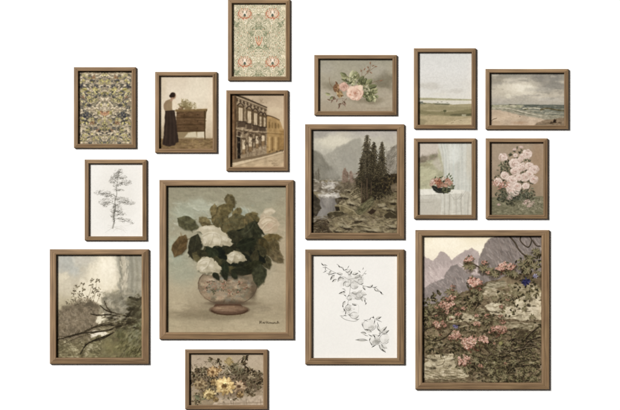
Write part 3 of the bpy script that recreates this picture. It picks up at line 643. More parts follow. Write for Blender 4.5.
    s.spot(311, 480, 130, 62, '#8f7d64', 0.55, rough=0.3)
    for k in range(150):
        x = r.uniform(192, 430); y = r.uniform(432, 546)
        if inb(x, y): s.spot(x, y, r.uniform(6, 18), r.uniform(4, 9), ['#7f8078', '#ae9478', '#5c5240', '#99735a', '#bca888', '#6b6c5c', '#86694f'][r.randint(7)], 0.42, rough=0.7)
    for (x, y) in ((222, 486), (252, 498), (286, 494), (322, 500), (356, 494), (390, 484), (238, 462), (300, 466), (366, 462)): s.cluster(x, y, 11, ['#5a5a44', '#8f5f48', '#6b5a44', '#a8806a', '#4f4a3a'], 9, 9)
    s.spot(420, 490, 22, 50, '#4f4434', 0.5); s.spot(311, 550, 100, 12, '#55473a', 0.6); s.spot(238, 448, 26, 9, '#c0ae94', 0.55, rough=0.5)
    for x in (262, 300, 340): lf(x, 428+r.uniform(-4, 4), 40, 24, 80+r.uniform(-30, 30), '#232920', '#4b4f3a', 0.2)
    lf(446, 428, 90, 62, 98, '#343a2f', '#5b614a')
    # foot
    s.poly([(258, 552), (366, 552), (376, 564), (250, 564)], '#5c4333', soft=3)
    s.ell(318, 577, 84, 21, '#6b5240', soft=4, edge='#4a382b'); s.ell(316, 571, 74, 13, '#816751', soft=5); s.ell(296, 568, 40, 5, '#98795f', 0.7, soft=5); s.stroke([(242, 582), (270, 594), (320, 598), (370, 593), (396, 580)], 4, 4, '#46301f', 0.8, soft=3)
    s.dabs(60, (250, 562, 388, 592), 26, 4, 0.0, 0.15, None, 0.5, 0.12, inside=lambda x, y: ((x-318)/74)**2+((y-575)/16)**2 < 1)
    # white roses: loose domes of thick paint, ragged below
    def dome(pts, base, lights, darks, creases):
        s.poly([(p[0]+3, p[1]+5) for p in pts], '#2a2b20', 0.45, soft=8)
        s.poly(pts, base, rough=4, rs=12, var=0.06, vs=16, soft=4)
        for (x, y, rx, ry, rot) in darks: s.spot(x, y, rx, ry, '#93886f', 0.6, rot, 0.5)
        for (x, y, rx, ry, rot) in lights: s.spot(x, y, rx, ry, '#cec3ac', 0.75, rot, 0.4)
        for c_ in creases: s.stroke(c_, 3.5, 2, '#82775e', 0.38, soft=5); s.stroke([(p[0]-3, p[1]-4) for p in c_], 5, 2.5, '#e0d7c4', 0.35, soft=5)
    dome([(176, 238), (192, 224), (222, 215), (250, 214), (280, 226), (290, 240), (262, 250), (214, 254)], '#b3a88f', [(222, 226, 34, 8, 0)], [(262, 244, 26, 6, 0)], [])
    dome([(196, 290), (198, 268), (208, 250), (230, 238), (258, 234), (286, 240), (308, 256), (324, 276), (334, 294), (320, 306), (300, 300), (284, 308), (262, 300), (244, 310), (226, 302), (208, 306)], '#b0a58b',
         [(240, 256, 38, 14, -0.2), (216, 280, 14, 16, 0), (262, 282, 20, 14, 0.2), (296, 272, 16, 12, 0.6)], [(310, 292, 20, 10, 0.5), (232, 298, 22, 7, 0), (276, 300, 22, 6, 0)], [[(206, 262), (232, 250), (262, 252), (292, 268), (310, 288)], [(250, 254), (246, 276), (236, 298)], [(276, 262), (284, 280), (280, 300)], [(212, 274), (220, 288), (214, 300)]])
    dome([(180, 392), (184, 370), (202, 354), (226, 350), (246, 358), (262, 372), (280, 388), (286, 404), (272, 420), (244, 414), (222, 424), (200, 416), (182, 410)], '#aea389', [(212, 370, 24, 12, -0.2), (240, 386, 20, 12, 0.3), (204, 398, 16, 12, 0)], [(268, 408, 16, 8, 0.4), (222, 416, 26, 5, 0), (234, 372, 6, 12, 0.6)], [[(190, 376), (212, 364), (238, 370), (256, 388)], [(232, 374), (224, 394), (206, 408)], [(240, 392), (250, 404), (262, 410)]])
    dome([(304, 366), (308, 342), (326, 328), (348, 324), (370, 330), (384, 346), (390, 366), (378, 372), (366, 366), (352, 378), (336, 372), (322, 382)], '#a2977d', [(332, 340, 20, 9, -0.2), (322, 358, 12, 10, 0), (358, 348, 14, 9, 0.4)], [(374, 362, 12, 10, 0.3), (344, 372, 22, 6, 0)], [[(312, 346), (332, 336), (356, 340), (376, 356)], [(340, 342), (336, 362), (328, 374)]])
    def wrose(x, y, rx, ry, lt, md, dk_, rot=0.0):
        s.ell(x, y, rx, ry, md, rot=rot, soft=6, edge=dk_); s.spot(x-rx*.2, y-ry*.3, rx*.6, ry*.4, lt, 0.6)
        s.stroke([(x-rx*.5, y-ry*.1), (x-rx*.1, y-ry*.5), (x+rx*.45, y-ry*.2), (x+rx*.4, y+ry*.3)], 4, 3, dk_, 0.45, soft=5)
    # blush rose, upper right
    s.poly([(450, 170), (472, 146), (500, 140), (518, 156), (500, 170), (466, 184)], '#b1a288', rough=3, soft=6)
    s.poly([(446, 192), (452, 178), (474, 172), (504, 176), (524, 190), (534, 214), (522, 240), (498, 254), (466, 248), (448, 228), (440, 208)], '#b3a085', rough=4, rs=16, var=0.05, soft=5)
    s.spot(474, 196, 22, 16, '#cbb99e', 0.7, rough=0.5); s.spot(494, 218, 18, 20, '#b8957a', 0.45, rough=0.5); s.spot(514, 230, 14, 18, '#a38d70', 0.5)
    for c_ in ([(452, 200), (470, 184), (498, 182), (518, 196)], [(460, 232), (476, 214), (496, 200), (516, 206)], [(470, 244), (492, 236), (514, 218)], [(462, 212), (480, 200), (500, 196)]): s.stroke(c_, 4, 2, '#94805f', 0.45, soft=5); s.stroke([(p[0]-2, p[1]-4) for p in c_], 5, 2.5, '#d2c2a8', 0.4, soft=5); s.stroke([(472, 158), (494, 150), (510, 156)], 9, 6, '#c4b69c', 0.6, soft=7)
    s.all(1400, 12, 4, 0.5, 1.4, 0.25, 0.04)
    # painter's signature
    ink = '#3f3627'; x = 447; y = 634
    for pts in ([(0, 2), (2, -10), (5, 0), (8, -10), (10, 2)], [(14, 0), (17, -5), (19, 1), (20, -4), (22, 1)], [(25, 1), (25, -5), (28, -5)], [(33, 2), (32, -9)], [(32, -3), (38, -6), (34, -3), (39, 1)], [(43, -4), (41, 0), (44, 1), (47, -3)],
                [(49, -4), (50, 1), (53, -3), (54, 1), (57, -3)], [(59, -2), (58, 1), (62, 1), (63, -3), (64, 1)], [(66, 1), (67, -4), (70, -3), (70, 1)], [(73, -2), (73, 1), (77, 0)], [(78, 1), (82, -9), (84, -5), (80, -3)], [(82, 1), (86, -3), (89, 0)]):
        s.stroke([(x+p[0]*0.95, y+p[1]) for p in pts], 1.9, 1.3, ink, 0.9)
    s.grain(0.018, 5); s.tone(1.02, 1.02, 1.01, 0.16, 0.46); return s

def art_yellow_flowers(rect):
    s = Canvas(rect, (180, 344, 6.21), '#978b79', 8); r = s.r
    s.vgrad([(52, '#8d8170'), (150, '#998d7b'), (300, '#8d8170'), (380, '#7c705e')], 20, 90)
    s.spot(450, 100, 70, 60, '#9c9080', 0.7); s.spot(110, 110, 60, 50, '#93877a', 0.6); s.spot(80, 250, 40, 60, '#7f7464', 0.6)
    s.all(600, 26, 10, 0.2, 1.2, 0.3, 0.03)
    s.poly([(230, 335), (420, 326), (524, 318), (524, 380), (200, 380)], '#95897a', soft=6, rough=4, var=0.1); s.stroke([(240, 372), (400, 366), (522, 362)], 8, 8, '#7b6f60', 0.7, soft=5)
    for x in (330, 412, 500): s.stroke([(x, 340), (x+2, 376)], 3, 3, '#62574a', 0.7, soft=3)
    dk = ['#352d20', '#463c2c', '#564a38', '#2a241b']; gr = ['#65604c', '#726b55', '#55503e', '#7b735c']
    s.spot(430, 215, 70, 60, '#3f392d', 0.85, rough=0.5); s.spot(350, 160, 60, 40, '#55564a', 0.7, rough=0.5); s.spot(110, 210, 50, 40, '#615848', 0.7, rough=0.5); s.spot(250, 260, 120, 70, '#4f4737', 0.7, rough=0.4); s.spot(150, 320, 60, 34, '#5a5242', 0.7, rough=0.4)
    for k in range(34):
        x = r.uniform(70, 240); y = r.uniform(95, 200); s.stroke([(x, y), (x+r.uniform(-24, 24), y-r.uniform(5, 24))], 2.4, 1.2, dk[r.randint(4)], 0.7)
    for b in ([(210, 210), (170, 150), (110, 160), (80, 185)], [(240, 200), (200, 120), (150, 108)], [(300, 200), (330, 150), (370, 100), (400, 80)], [(390, 230), (400, 160), (406, 90)], [(400, 240), (440, 170), (430, 140)], [(420, 250), (480, 200), (505, 190)], [(260, 150), (240, 110), (190, 90)]): s.stroke(b, 3.5, 2, '#353025', 0.85)
    for (x, y, R, n) in ((405, 85, 14, 16), (395, 120, 16, 18), (420, 155, 14, 14), (80, 185, 18, 12), (108, 160, 18, 14), (150, 155, 16, 12), (75, 235, 16, 12), (190, 95, 12, 8), (240, 105, 14, 10), (345, 150, 40, 30), (370, 190, 36, 26), (330, 130, 24, 16), (120, 330, 30, 28), (105, 350, 24, 18), (480, 230, 36, 44), (450, 200, 40, 40), (420, 270, 40, 44), (490, 190, 24, 24), (440, 300, 30, 24), (120, 200, 30, 18), (200, 290, 24, 16), (230, 160, 20, 10), (380, 280, 24, 20)):
        s.cluster(x, y, R, gr if (x, y) in ((345, 150), (370, 190), (330, 130), (120, 330), (230, 160)) else dk+gr[:1], int(n*1.1), 18)
    s.leaf(330, 190, 60, 30, -1.1, '#63614f', '#85806a'); s.leaf(350, 190, 62, 28, -0.7, '#504f40', '#7d7a64'); s.leaf(130, 340, 44, 28, -2.6, '#5b5e4b', '#7b7c66'); s.leaf(140, 345, 50, 24, -0.9, '#616450', '#80826a')
    s.dabs(300, (380, 170, 515, 300), 16, 2.2, -0.6, 0.5, ['#26231a', '#8a7f6a', '#3c372a', '#5a5242'], 0.7)
    def mum(x, y, R, cols, core, n=46, sq=0.9):
        """shaggy many-petalled flower"""
        s.ell(x, y, R*0.85, R*0.8*sq, H(cols[-1])*0.62, soft=6)
        for k in range(n):
            t_ = k/n; th = k*2.4+r.uniform(-.2, .2); q = R*(0.96-0.7*t_)*r.uniform(0.9, 1.06); ex, ey = x+math.cos(th)*q, y+math.sin(th)*q*sq; bx, by = x+math.cos(th)*q*0.35, y+math.sin(th)*q*0.35*sq
            cc = np.clip(H(cols[r.randint(len(cols))])*r.uniform(0.82, 1.12)*(1.06-0.12*math.sin(th)), 0, 1); m_ = ((bx+ex)/2+r.uniform(-3, 3), (by+ey)/2+r.uniform(-3, 3))
            s.stroke([(bx+1.5, by+2), (m_[0]+1.5, m_[1]+2), (ex+1, ey+2)], R*0.20, R*0.12, H(cols[-1])*0.55, 0.45, soft=4); s.stroke([(bx, by), m_, (ex, ey)], R*0.2, R*0.24, cc, 0.85, soft=4.5)
        if core: s.ell(x-R*.08, y+R*.03, R*0.27, R*0.24*sq, core, 0.9, soft=6)
    for (x, y, rx, ry) in ((180, 220, 100, 50), (330, 230, 120, 60), (440, 240, 70, 50), (180, 310, 80, 34), (340, 300, 60, 24)): s.spot(x, y, rx, ry, '#63564a', 0.65, rough=0.6)
    for (x, y, R, n) in ((150, 210, 60, 60), (230, 200, 70, 70), (200, 260, 70, 70), (330, 210, 60, 60), (340, 290, 60, 50), (150, 290, 50, 40), (410, 220, 50, 50), (470, 240, 46, 60), (300, 150, 50, 34)): s.cluster(x, y, R, dk+gr[:3]+['#6d6450', '#57503f'], n, 16)
    yc = ['#c9a968', '#d4b87c', '#b8965a', '#c0a05e', '#a0804a']
    s.cluster(302, 108, 20, ['#94845a', '#a08f62', '#7c6a46'], 26, 18); s.ell(303, 106, 17, 22, '#8f7e56', soft=5, edge='#665838')
    mum(205, 172, 42, ['#ac8d5e', '#9c7d50', '#b89c70', '#7d6040'], '#5a4228', 34); s.cluster(240, 158, 16, ['#6b4d2e', '#876840', '#a08458'], 18, 13)
    mum(128, 252, 44, ['#8f7f62', '#9c8c6e', '#7d6d52', '#65563f'], '#5a4a34', 36); mum(180, 312, 42, ['#b09c68', '#bda974', '#9c8856', '#7a6840'], '#6b5836', 36); mum(215, 238, 30, ['#a68e5e', '#b09a6a', '#7a6442'], '#675434', 22)
    mum(370, 262, 46, ['#9a856a', '#8c765c', '#a8947a', '#6b5644'], '#4b3a2a', 34); mum(437, 205, 30, ['#90856f', '#7d735f', '#6b614f'], None, 20); mum(372, 315, 26, ['#a48a5e', '#927a50', '#6b5638'], '#5c4a30', 24); mum(222, 345, 20, ['#a08a5c', '#8a744c', '#6b5838'], '#5c4a30', 18); mum(450, 290, 20, ['#8a7f6b', '#978b76', '#6b614f'], None, 16)
    mum(280, 260, 62, yc, '#553c20', 74, 0.92); s.dabs(40, (258, 246, 300, 282), 7, 4, 0, 1.5, ['#7d6038', '#3c2a18', '#a58650'], 0.6)
    s.stroke([(300, 160), (318, 182), (336, 190)], 3, 2, '#c9c2ae', 0.8); s.stroke([(290, 150), (304, 170)], 2, 2, '#bdb6a0', 0.7)
    s.ell(316, 345, 4, 5, '#d2c8b2', 0.9); s.stroke([(316, 350), (318, 372)], 2.5, 2, '#3c362a', 0.7)
    s.dabs(110, (60, 240, 300, 370), 12, 3, 0.4, 1.4, ['#c0a872', '#38301f', '#8b7b58'], 0.5)
    s.all(900, 12, 4, 0.5, 1.4, 0.35, 0.07); s.grain(0.018, 8); s.tone(1.16, 1.12, 1.06, 0.22); return s
def art_pink_rose(rect):
    s = Canvas(rect, (310, 50, 5.86), '#9a9280', 9); r = s.r
    s.vgrad([(52, '#8f8b7b'), (130, '#989280'), (210, '#928a78'), (270, '#9d9482'), (360, '#968b77')], 22, 110)
    s.spot(100, 110, 60, 50, '#9b968a', 0.6); s.spot(80, 260, 60, 50, '#a39b8a', 0.7); s.spot(440, 180, 60, 60, '#6c6655', 0.75, rough=0.4); s.spot(400, 120, 80, 50, '#9c978a', 0.5); s.spot(420, 310, 80, 36, '#a39a87', 0.6); s.spot(110, 215, 40, 30, '#726b58', 0.5)
    s.spot(330, 295, 110, 24, '#6d6450', 0.6, rough=0.4)
    s.all(700, 26, 10, 0.15, 0.8, 0.3, 0.025)
    gr = ['#707251', '#888662', '#5a5c40', '#9c9a78', '#4b4c35']
    for b in ([(290, 180), (330, 140), (352, 110), (356, 80)], [(335, 135), (365, 110), (388, 96)], [(345, 120), (345, 95)], [(340, 210), (370, 190), (400, 180), (430, 176)], [(390, 185), (402, 196)], [(300, 190), (305, 130)], [(150, 235), (118, 200), (112, 160)]): s.stroke(b, 3.2, 2, '#6f5a45', 0.85)
    for (x, y, dg) in ((352, 84, -80), (362, 96, -20), (378, 96, 0), (345, 108, -130), (330, 130, -50), (352, 126, 40), (408, 180, -10), (300, 130, -100), (316, 120, -60)): s.leaf(x, y, 18, 7, math.radians(dg), '#80604a')
    for (x, y, L, W_, dg, c) in ((215, 165, 52, 28, -140, 0), (225, 160, 46, 26, -170, 1), (240, 170, 56, 32, -75, 3), (262, 180, 60, 36, -85, 1), (250, 170, 50, 30, -60, 0), (262, 205, 52, 34, -120, 3), (285, 180, 44, 24, -40, 2), (315, 210, 50, 34, -70, 2), (330, 200, 46, 34, -40, 0), (345, 225, 52, 32, -20, 2), (352, 240, 48, 34, 10, 1), (330, 245, 46, 30, 40, 4), (345, 260, 46, 34, 20, 0), (360, 270, 44, 30, 60, 3), (300, 215, 40, 26, -90, 4), (330, 275, 40, 26, 50, 2), (120, 262, 34, 18, 200, 1), (140, 275, 30, 16, 150, 0), (220, 200, 40, 26, -60, 2), (370, 235, 30, 20, -20, 1), (385, 265, 24, 18, 60, 0)):
        s.leaf(x, y, L, W_, math.radians(dg), gr[c], '#a3a98a')
    s.cluster(330, 240, 36, gr, 40, 22); s.cluster(255, 165, 22, gr[1:4], 12, 22); s.cluster(360, 275, 20, gr, 16, 18)
    for b in ([(200, 285), (160, 288), (115, 296)], [(215, 285), (190, 310), (172, 330)], [(190, 295), (205, 318)]): s.stroke(b, 3, 2, '#6b5445', 0.85)
    for (x, y, dg) in ((120, 296, 200), (135, 290, 120), (140, 294, -110), (160, 288, 110), (175, 328, 120), (185, 315, 170), (190, 310, 40), (200, 300, 60), (205, 312, 80), (150, 290, 240), (170, 318, 90)): s.leaf(x, y, 22, 8, math.radians(dg), ['#6e5747', '#80695a', '#5d4b3c'][int(x) % 3])
    s.cluster(228, 200, 30, gr, 20, 22); s.cluster(300, 200, 26, gr, 16, 20)
    s.ell(155, 224, 19, 24, '#7d5a3c', soft=5, edge='#5f432c'); s.cluster(152, 216, 15, ['#8b6542', '#9a754e', '#6d4c32'], 14, 22); s.ell(174, 258, 16, 20, '#8f7048', soft=5, edge='#6b5236'); s.cluster(172, 256, 11, ['#a08050', '#b39663', '#7a5c3a'], 12, 18)
    
    s.rose(198, 216, 27, '#d6b09b', '#b68b77', '#84594a', 16); s.rose(266, 252, 46, '#e4c5ae', '#c79d87', '#95654f', 26)
    for k in range(10):
        th = 0.3+k*0.3; s.stroke([(266+math.cos(th)*22, 254+math.sin(th)*20), (266+math.cos(th+0.5)*40, 254+math.sin(th+0.5)*37)], 5, 8, ['#ddb8a0', '#cfa088', '#e6c8b2'][k % 3], 0.5)
    s.ell(296, 220, 14, 16, '#d9bfa2', 0.9, soft=6); s.ell(240, 222, 13, 12, '#d8b8a0', 0.8, soft=6); s.ell(236, 262, 5, 5, '#c0704e', 0.6, soft=5); s.ell(262, 252, 8, 5, '#b97458', 0.6, soft=5)
    s.stroke([(330, 342), (380, 343), (460, 340)], 1.5, 1.3, '#6b614e', 0.5)
    s.all(900, 11, 4, 0.4, 1.4, 0.35, 0.05); s.grain(0.018, 8); s.tone(1.07, 1.06, 1.05, 0.14); return s

def spruce(s, x, top, bot, w_, cols, dens=1.0, trunk='#3a3023'):
    r = s.r; s.stroke([(x, top), (x+1, bot)], 1.5, w_*0.06+1, trunk, 0.9, False)
    if w_ > 30:
        P = [(x, top-2)]; m = 9
        for i in range(1, m): t = i/m; P.append((x+w_*0.33*(0.1+0.9*t)*r.uniform(0.6, 1.3), top+(bot-top)*t))
        for i in range(m-1, 0, -1): t = i/m; P.append((x-w_*0.33*(0.1+0.9*t)*r.uniform(0.6, 1.3), top+(bot-top)*(t-0.03)))
        s.poly(P, cols[0], 0.7, soft=4, rough=6, rs=8, var=0.35, vs=8)
    y = top+2
    while y < bot:
        t = (y-top)/(bot-top); half = w_/2*(0.12+0.88*t**0.8)*r.uniform(0.65, 1.1)
        for sg in (-1, 1):
            h = half*r.uniform(0.6, 1.1); droop = h*0.3+2
            n = max(2, int(h/4*dens))
            for i in range(n):
                q = (i+r.rand())/n; px = x+sg*h*q; py = y+droop*q*q+r.uniform(-2, 2)
                s.stroke([(px, py), (px+sg*r.uniform(1, 5), py+r.uniform(1, 5))], 3.2, 1.4, cols[r.randint(len(cols))], 0.8, False)
        y += max(2.6, w_*0.045)

def art_mountain_stream(rect):
    s = Canvas(rect, (300, 120, 5.636), '#8f8a7a', 10); r = s.r
    s.vgrad([(52, '#98928a'), (110, '#aaa391'), (180, '#a59f8d'), (300, '#8b867a')], 26, 140)
    s.spot(190, 120, 100, 50, '#c2b99f', 0.85); s.spot(420, 80, 90, 26, '#a59d91', 0.8, rough=0.5); s.spot(110, 80, 60, 26, '#8d877c', 0.7, rough=0.5); s.spot(500, 110, 60, 30, '#9a9388', 0.6, rough=0.5); s.spot(250, 75, 60, 18, '#b0a792', 0.6)
    s.all(400, 30, 12, 0.1, 0.7, 0.3, 0.02)
    s.poly([(60, 165), (100, 172), (132, 205), (180, 180), (215, 150), (262, 132), (310, 108), (335, 100), (350, 130), (480, 180), (480, 340), (60, 340)], '#989282', soft=12, rough=4, var=0.03, vs=40)
    s.poly([(130, 210), (180, 184), (215, 152), (262, 134), (310, 108), (340, 104), (350, 200), (330, 330), (160, 340)], '#8f8a7b', soft=14, rough=5, var=0.04, vs=30, a=0.7)
    s.poly([(60, 166), (96, 172), (128, 206), (150, 240), (190, 275), (225, 320), (235, 352), (60, 352)], '#7a7567', soft=10, rough=5, var=0.06, vs=22)
    s.spot(180, 300, 60, 40, '#8c877a', 0.6); s.spot(260, 230, 60, 60, '#8f8a7d', 0.5)
    s.poly([(560, 128), (530, 146), (500, 172), (480, 215), (474, 352), (560, 352)], '#7f786a', soft=5, rough=5, var=0.12, vs=14)
    s.dabs(160, (480, 150, 548, 340), 18, 3, -0.8, 0.4, ['#8c8475', '#5b5447', '#9d9585', '#665f50'], 0.5)
    s.dabs(200, (66, 190, 210, 345), 16, 3, 0.9, 0.4, None, 0.4, 0.07)
    # valley floor, cascades and river haze
    s.poly([(60, 340), (230, 345), (340, 330), (560, 330), (560, 645), (60, 645)], '#6f644c', rough=5, var=0.2, vs=22)
    s.poly([(60, 338), (120, 350), (230, 352), (240, 380), (150, 420), (60, 400)], '#7a7060', soft=6, rough=6, var=0.12, vs=16)
    s.poly([(120, 350), (160, 342), (205, 362), (215, 388), (190, 410), (160, 400), (150, 376)], '#979085', soft=10, rough=9, var=0.12)
    s.poly([(96, 428), (140, 412), (190, 402), (222, 412), (228, 436), (200, 446), (150, 440), (112, 444)], '#a39b8d', soft=9, rough=9, var=0.14, vs=14)
    s.poly([(112, 440), (225, 432), (214, 490), (196, 520), (162, 560), (80, 580), (80, 520), (100, 480)], '#6f6962', soft=16, rough=9, var=0.06, vs=20)
    s.spot(160, 460, 34, 36, '#968f84', 0.6); s.spot(110, 560, 50, 30, '#8a8378', 0.7); s.poly([(200, 440), (250, 430), (262, 470), (232, 520), (196, 530), (206, 480)], '#554b3a', soft=4, rough=5, var=0.2)
    s.dabs(70, (105, 440, 215, 550), 22, 5, PI/2, 0.2, ['#8b857a', '#68635a', '#7b766b'], 0.35); s.spot(120, 520, 50, 44, '#89847b', 0.55, rough=0.4); s.dabs(90, (120, 345, 228, 440), 14, 4, 0.2, 0.6, ['#c7c0b2', '#8a8274', '#b5aea0', '#6d6455'], 0.6)
    # left bank rock faces
    s.poly([(60, 400), (92, 420), (112, 452), (118, 500), (96, 540), (60, 560)], '#4b4437', rough=6, var=0.25, vs=12); s.poly([(196, 380), (250, 352), (320, 346), (330, 370), (280, 396), (230, 410), (196, 406)], '#665b48', rough=4, var=0.2, vs=12)
    s.dabs(60, (200, 350, 330, 400), 16, 3, -0.25, 0.3, ['#8c8069', '#4c4333', '#79705a'], 0.6)
    # distant small trees
    # ruined tower and reddish scrub on the middle rocks
    s.poly([(238, 352), (240, 290), (246, 270), (252, 276), (258, 268), (264, 290), (272, 296), (274, 352)], '#7a6656', soft=4, rough=3, var=0.12, vs=8); s.poly([(278, 352), (280, 292), (288, 284), (296, 300), (300, 352)], '#7f6b5c', soft=5, rough=3, var=0.12)
    for x in (246, 258, 268): s.stroke([(x, 300), (x, 316)], 3, 3, '#5a463c', 0.5, False, soft=3)
    for k in range(60): s.spot(r.uniform(236, 336), r.uniform(300, 358), r.uniform(5, 14), r.uniform(4, 9), ['#7a6a5a', '#6a5b4a', '#8a7766', '#5d5040'][r.randint(4)], 0.5, rough=0.6)
    for x, t, b in ((90, 290, 345), (104, 270, 345), (76, 300, 345)): spruce(s, x, t, b, 20, ['#6d6658', '#625c4e'], 0.8)
    for k in range(50): s.spot(r.uniform(66, 240), r.uniform(335, 410), r.uniform(8, 24), r.uniform(2, 6), ['#a89f8d', '#5b5141', '#c2baa8', '#6f6553', '#4a4235'][r.randint(5)], 0.55, rough=0.8, rot=r.uniform(-.2, .4))
    # right bank
    s.poly([(330, 360), (380, 330), (560, 300), (560, 480), (430, 470), (340, 470)], '#3c3325', rough=8, var=0.25, vs=18)
    s.poly([(220, 470), (300, 400), (345, 400), (345, 480), (300, 520), (215, 520)], '#82765a', rough=6, var=0.2, vs=14)
    s.poly([(420, 440), (560, 400), (560, 560), (400, 560), (360, 520)], '#6d6146', rough=8, var=0.2, vs=16)
    s.dabs(500, (220, 400, 548, 560), 14, 4, 0.5, 0.9, ['#776a52', '#4f4536', '#8b7e64', '#3e3528', '#625c42'], 0.5)
    # big spruces
    C1 = ['#332d21', '#4a412f', '#2a251b', '#5c533d', '#6f6549']
    spruce(s, 462, 124, 420, 124, C1, 1.6); spruce(s, 416, 124, 410, 130, C1, 1.6); spruce(s, 348, 240, 400, 80, C1, 1.3); spruce(s, 378, 84, 430, 200, C1+['#5a513c'], 2.1); spruce(s, 440, 240, 430, 110, C1, 1.5); spruce(s, 495, 300, 420, 70, C1, 1.3)
    s.spot(450, 370, 80, 50, '#28221a', 0.85, rough=0.5); s.spot(385, 340, 40, 50, '#2e281e', 0.6, rough=0.5); s.cluster(500, 360, 40, ['#3f3628', '#55492f', '#2b251b'], 60, 18); s.cluster(430, 395, 50, ['#2a241b', '#3a3324', '#4a422c'], 70, 18)
    s.poly([(510, 370), (540, 352), (560, 352), (560, 404), (520, 402)], '#6a5d48', rough=4, var=0.15)
    for x, t, b, w_ in ((348, 350, 462, 6), (378, 330, 440, 7), (362, 360, 430, 4), (402, 350, 420, 5)): s.stroke([(x, t), (x-1, b)], w_, w_*1.2, '#564838', 0.85, False); 
    s.stroke([(346, 360), (345, 460)], 2, 2, '#7e6d57', 0.6, False)
    # mossy boulder, ledges, broken logs
    s.poly([(312, 520), (330, 486), (380, 448), (412, 436), (424, 452), (400, 490), (352, 530), (326, 544)], '#5c563f', rough=3, var=0.2, vs=10); s.dabs(90, (318, 445, 420, 538), 16, 4, -0.7, 0.4, ['#6f6b4a', '#3f3c28', '#827a58'], 0.6, inside=lambda x, y: abs((y-490)+(x-368)*0.8) < 24)
    s.poly([(196, 478), (226, 474), (290, 500), (322, 540), (300, 548), (250, 520), (200, 500)], '#75694c', rough=4, var=0.18, vs=10); s.stroke([(200, 480), (240, 484), (300, 512), (322, 536)], 5, 4, '#9b8e6c', 0.8)
    s.poly([(196, 488), (222, 494), (226, 512), (204, 516)], '#2b241a', rough=3, a=0.9); s.poly([(150, 532), (170, 518), (236, 512), (250, 526), (196, 556), (160, 556)], '#4a4230', rough=4, var=0.2); s.stroke([(156, 526), (190, 516), (236, 516)], 4, 4, '#857a5c', 0.7)
    s.poly([(60, 590), (100, 560), (150, 560), (176, 580), (190, 645), (60, 645)], '#463b2c', rough=6, var=0.25, vs=12); s.poly([(160, 560), (300, 530), (440, 560), (560, 520), (560, 645), (180, 645)], '#7a6e52', rough=8, var=0.2, vs=18)
    s.dabs(700, (64, 540, 548, 640), 18, 4, 0.15, 0.7, ['#83765e', '#514637', '#988a6e', '#3e3529', '#665d43', '#71634d'], 0.5)
    s.stroke([(236, 556), (252, 578), (284, 622)], 6, 8, '#9a8c6e'); s.stroke([(240, 560), (284, 624)], 2, 2, '#4a4030', 0.8, False); s.stroke([(280, 596), (330, 590), (400, 604), (470, 596)], 6, 5, '#8f8263', 0.9); s.stroke([(284, 604), (340, 600), (400, 612)], 3, 3, '#3e3626', 0.8)
    s.stroke([(420, 600), (470, 575), (545, 560)], 5, 4, '#847757', 0.7); s.poly([(470, 540), (500, 520), (548, 512), (548, 550), (490, 556)], '#3a3224', a=0.8, rough=4); s.poly([(380, 520), (410, 500), (430, 512), (404, 534)], '#35291f', a=0.85, rough=3)
    for k in range(7): s.stroke([(430+k*14, 470+k*8), (455+k*14, 480+k*9)], 3, 3, '#8a7f5f', 0.5, False)
    for (x, y, rx, ry) in ((250, 430, 30, 8), (290, 470, 30, 7), (270, 396, 26, 6), (450, 480, 40, 8), (500, 500, 36, 8), (340, 560, 50, 8), (250, 600, 36, 8), (400, 620, 50, 7), (200, 620, 26, 7), (520, 600, 30, 7), (520, 460, 30, 8)):
        s.spot(x, y, rx, ry, '#a3987a', 0.5, rot=r.uniform(-.2, .4), rough=0.8); s.spot(x+6, y+ry*1.6, rx*0.9, ry*0.8, '#2a231a', 0.75, rot=r.uniform(-.2, .4), rough=0.8)
    s.all(1300, 10, 3.4, 0.4, 1.4, 0.3, 0.07); s.grain(0.018, 8); s.spot(165, 376, 34, 10, '#c9c1b0', 0.6, rough=0.7); s.spot(160, 424, 50, 8, '#d2cabb', 0.75, rough=0.7); s.spot(190, 352, 22, 5, '#bdb5a5', 0.6, rough=0.7); s.tone(1.05, 1.055, 1.075, 0.24); return s

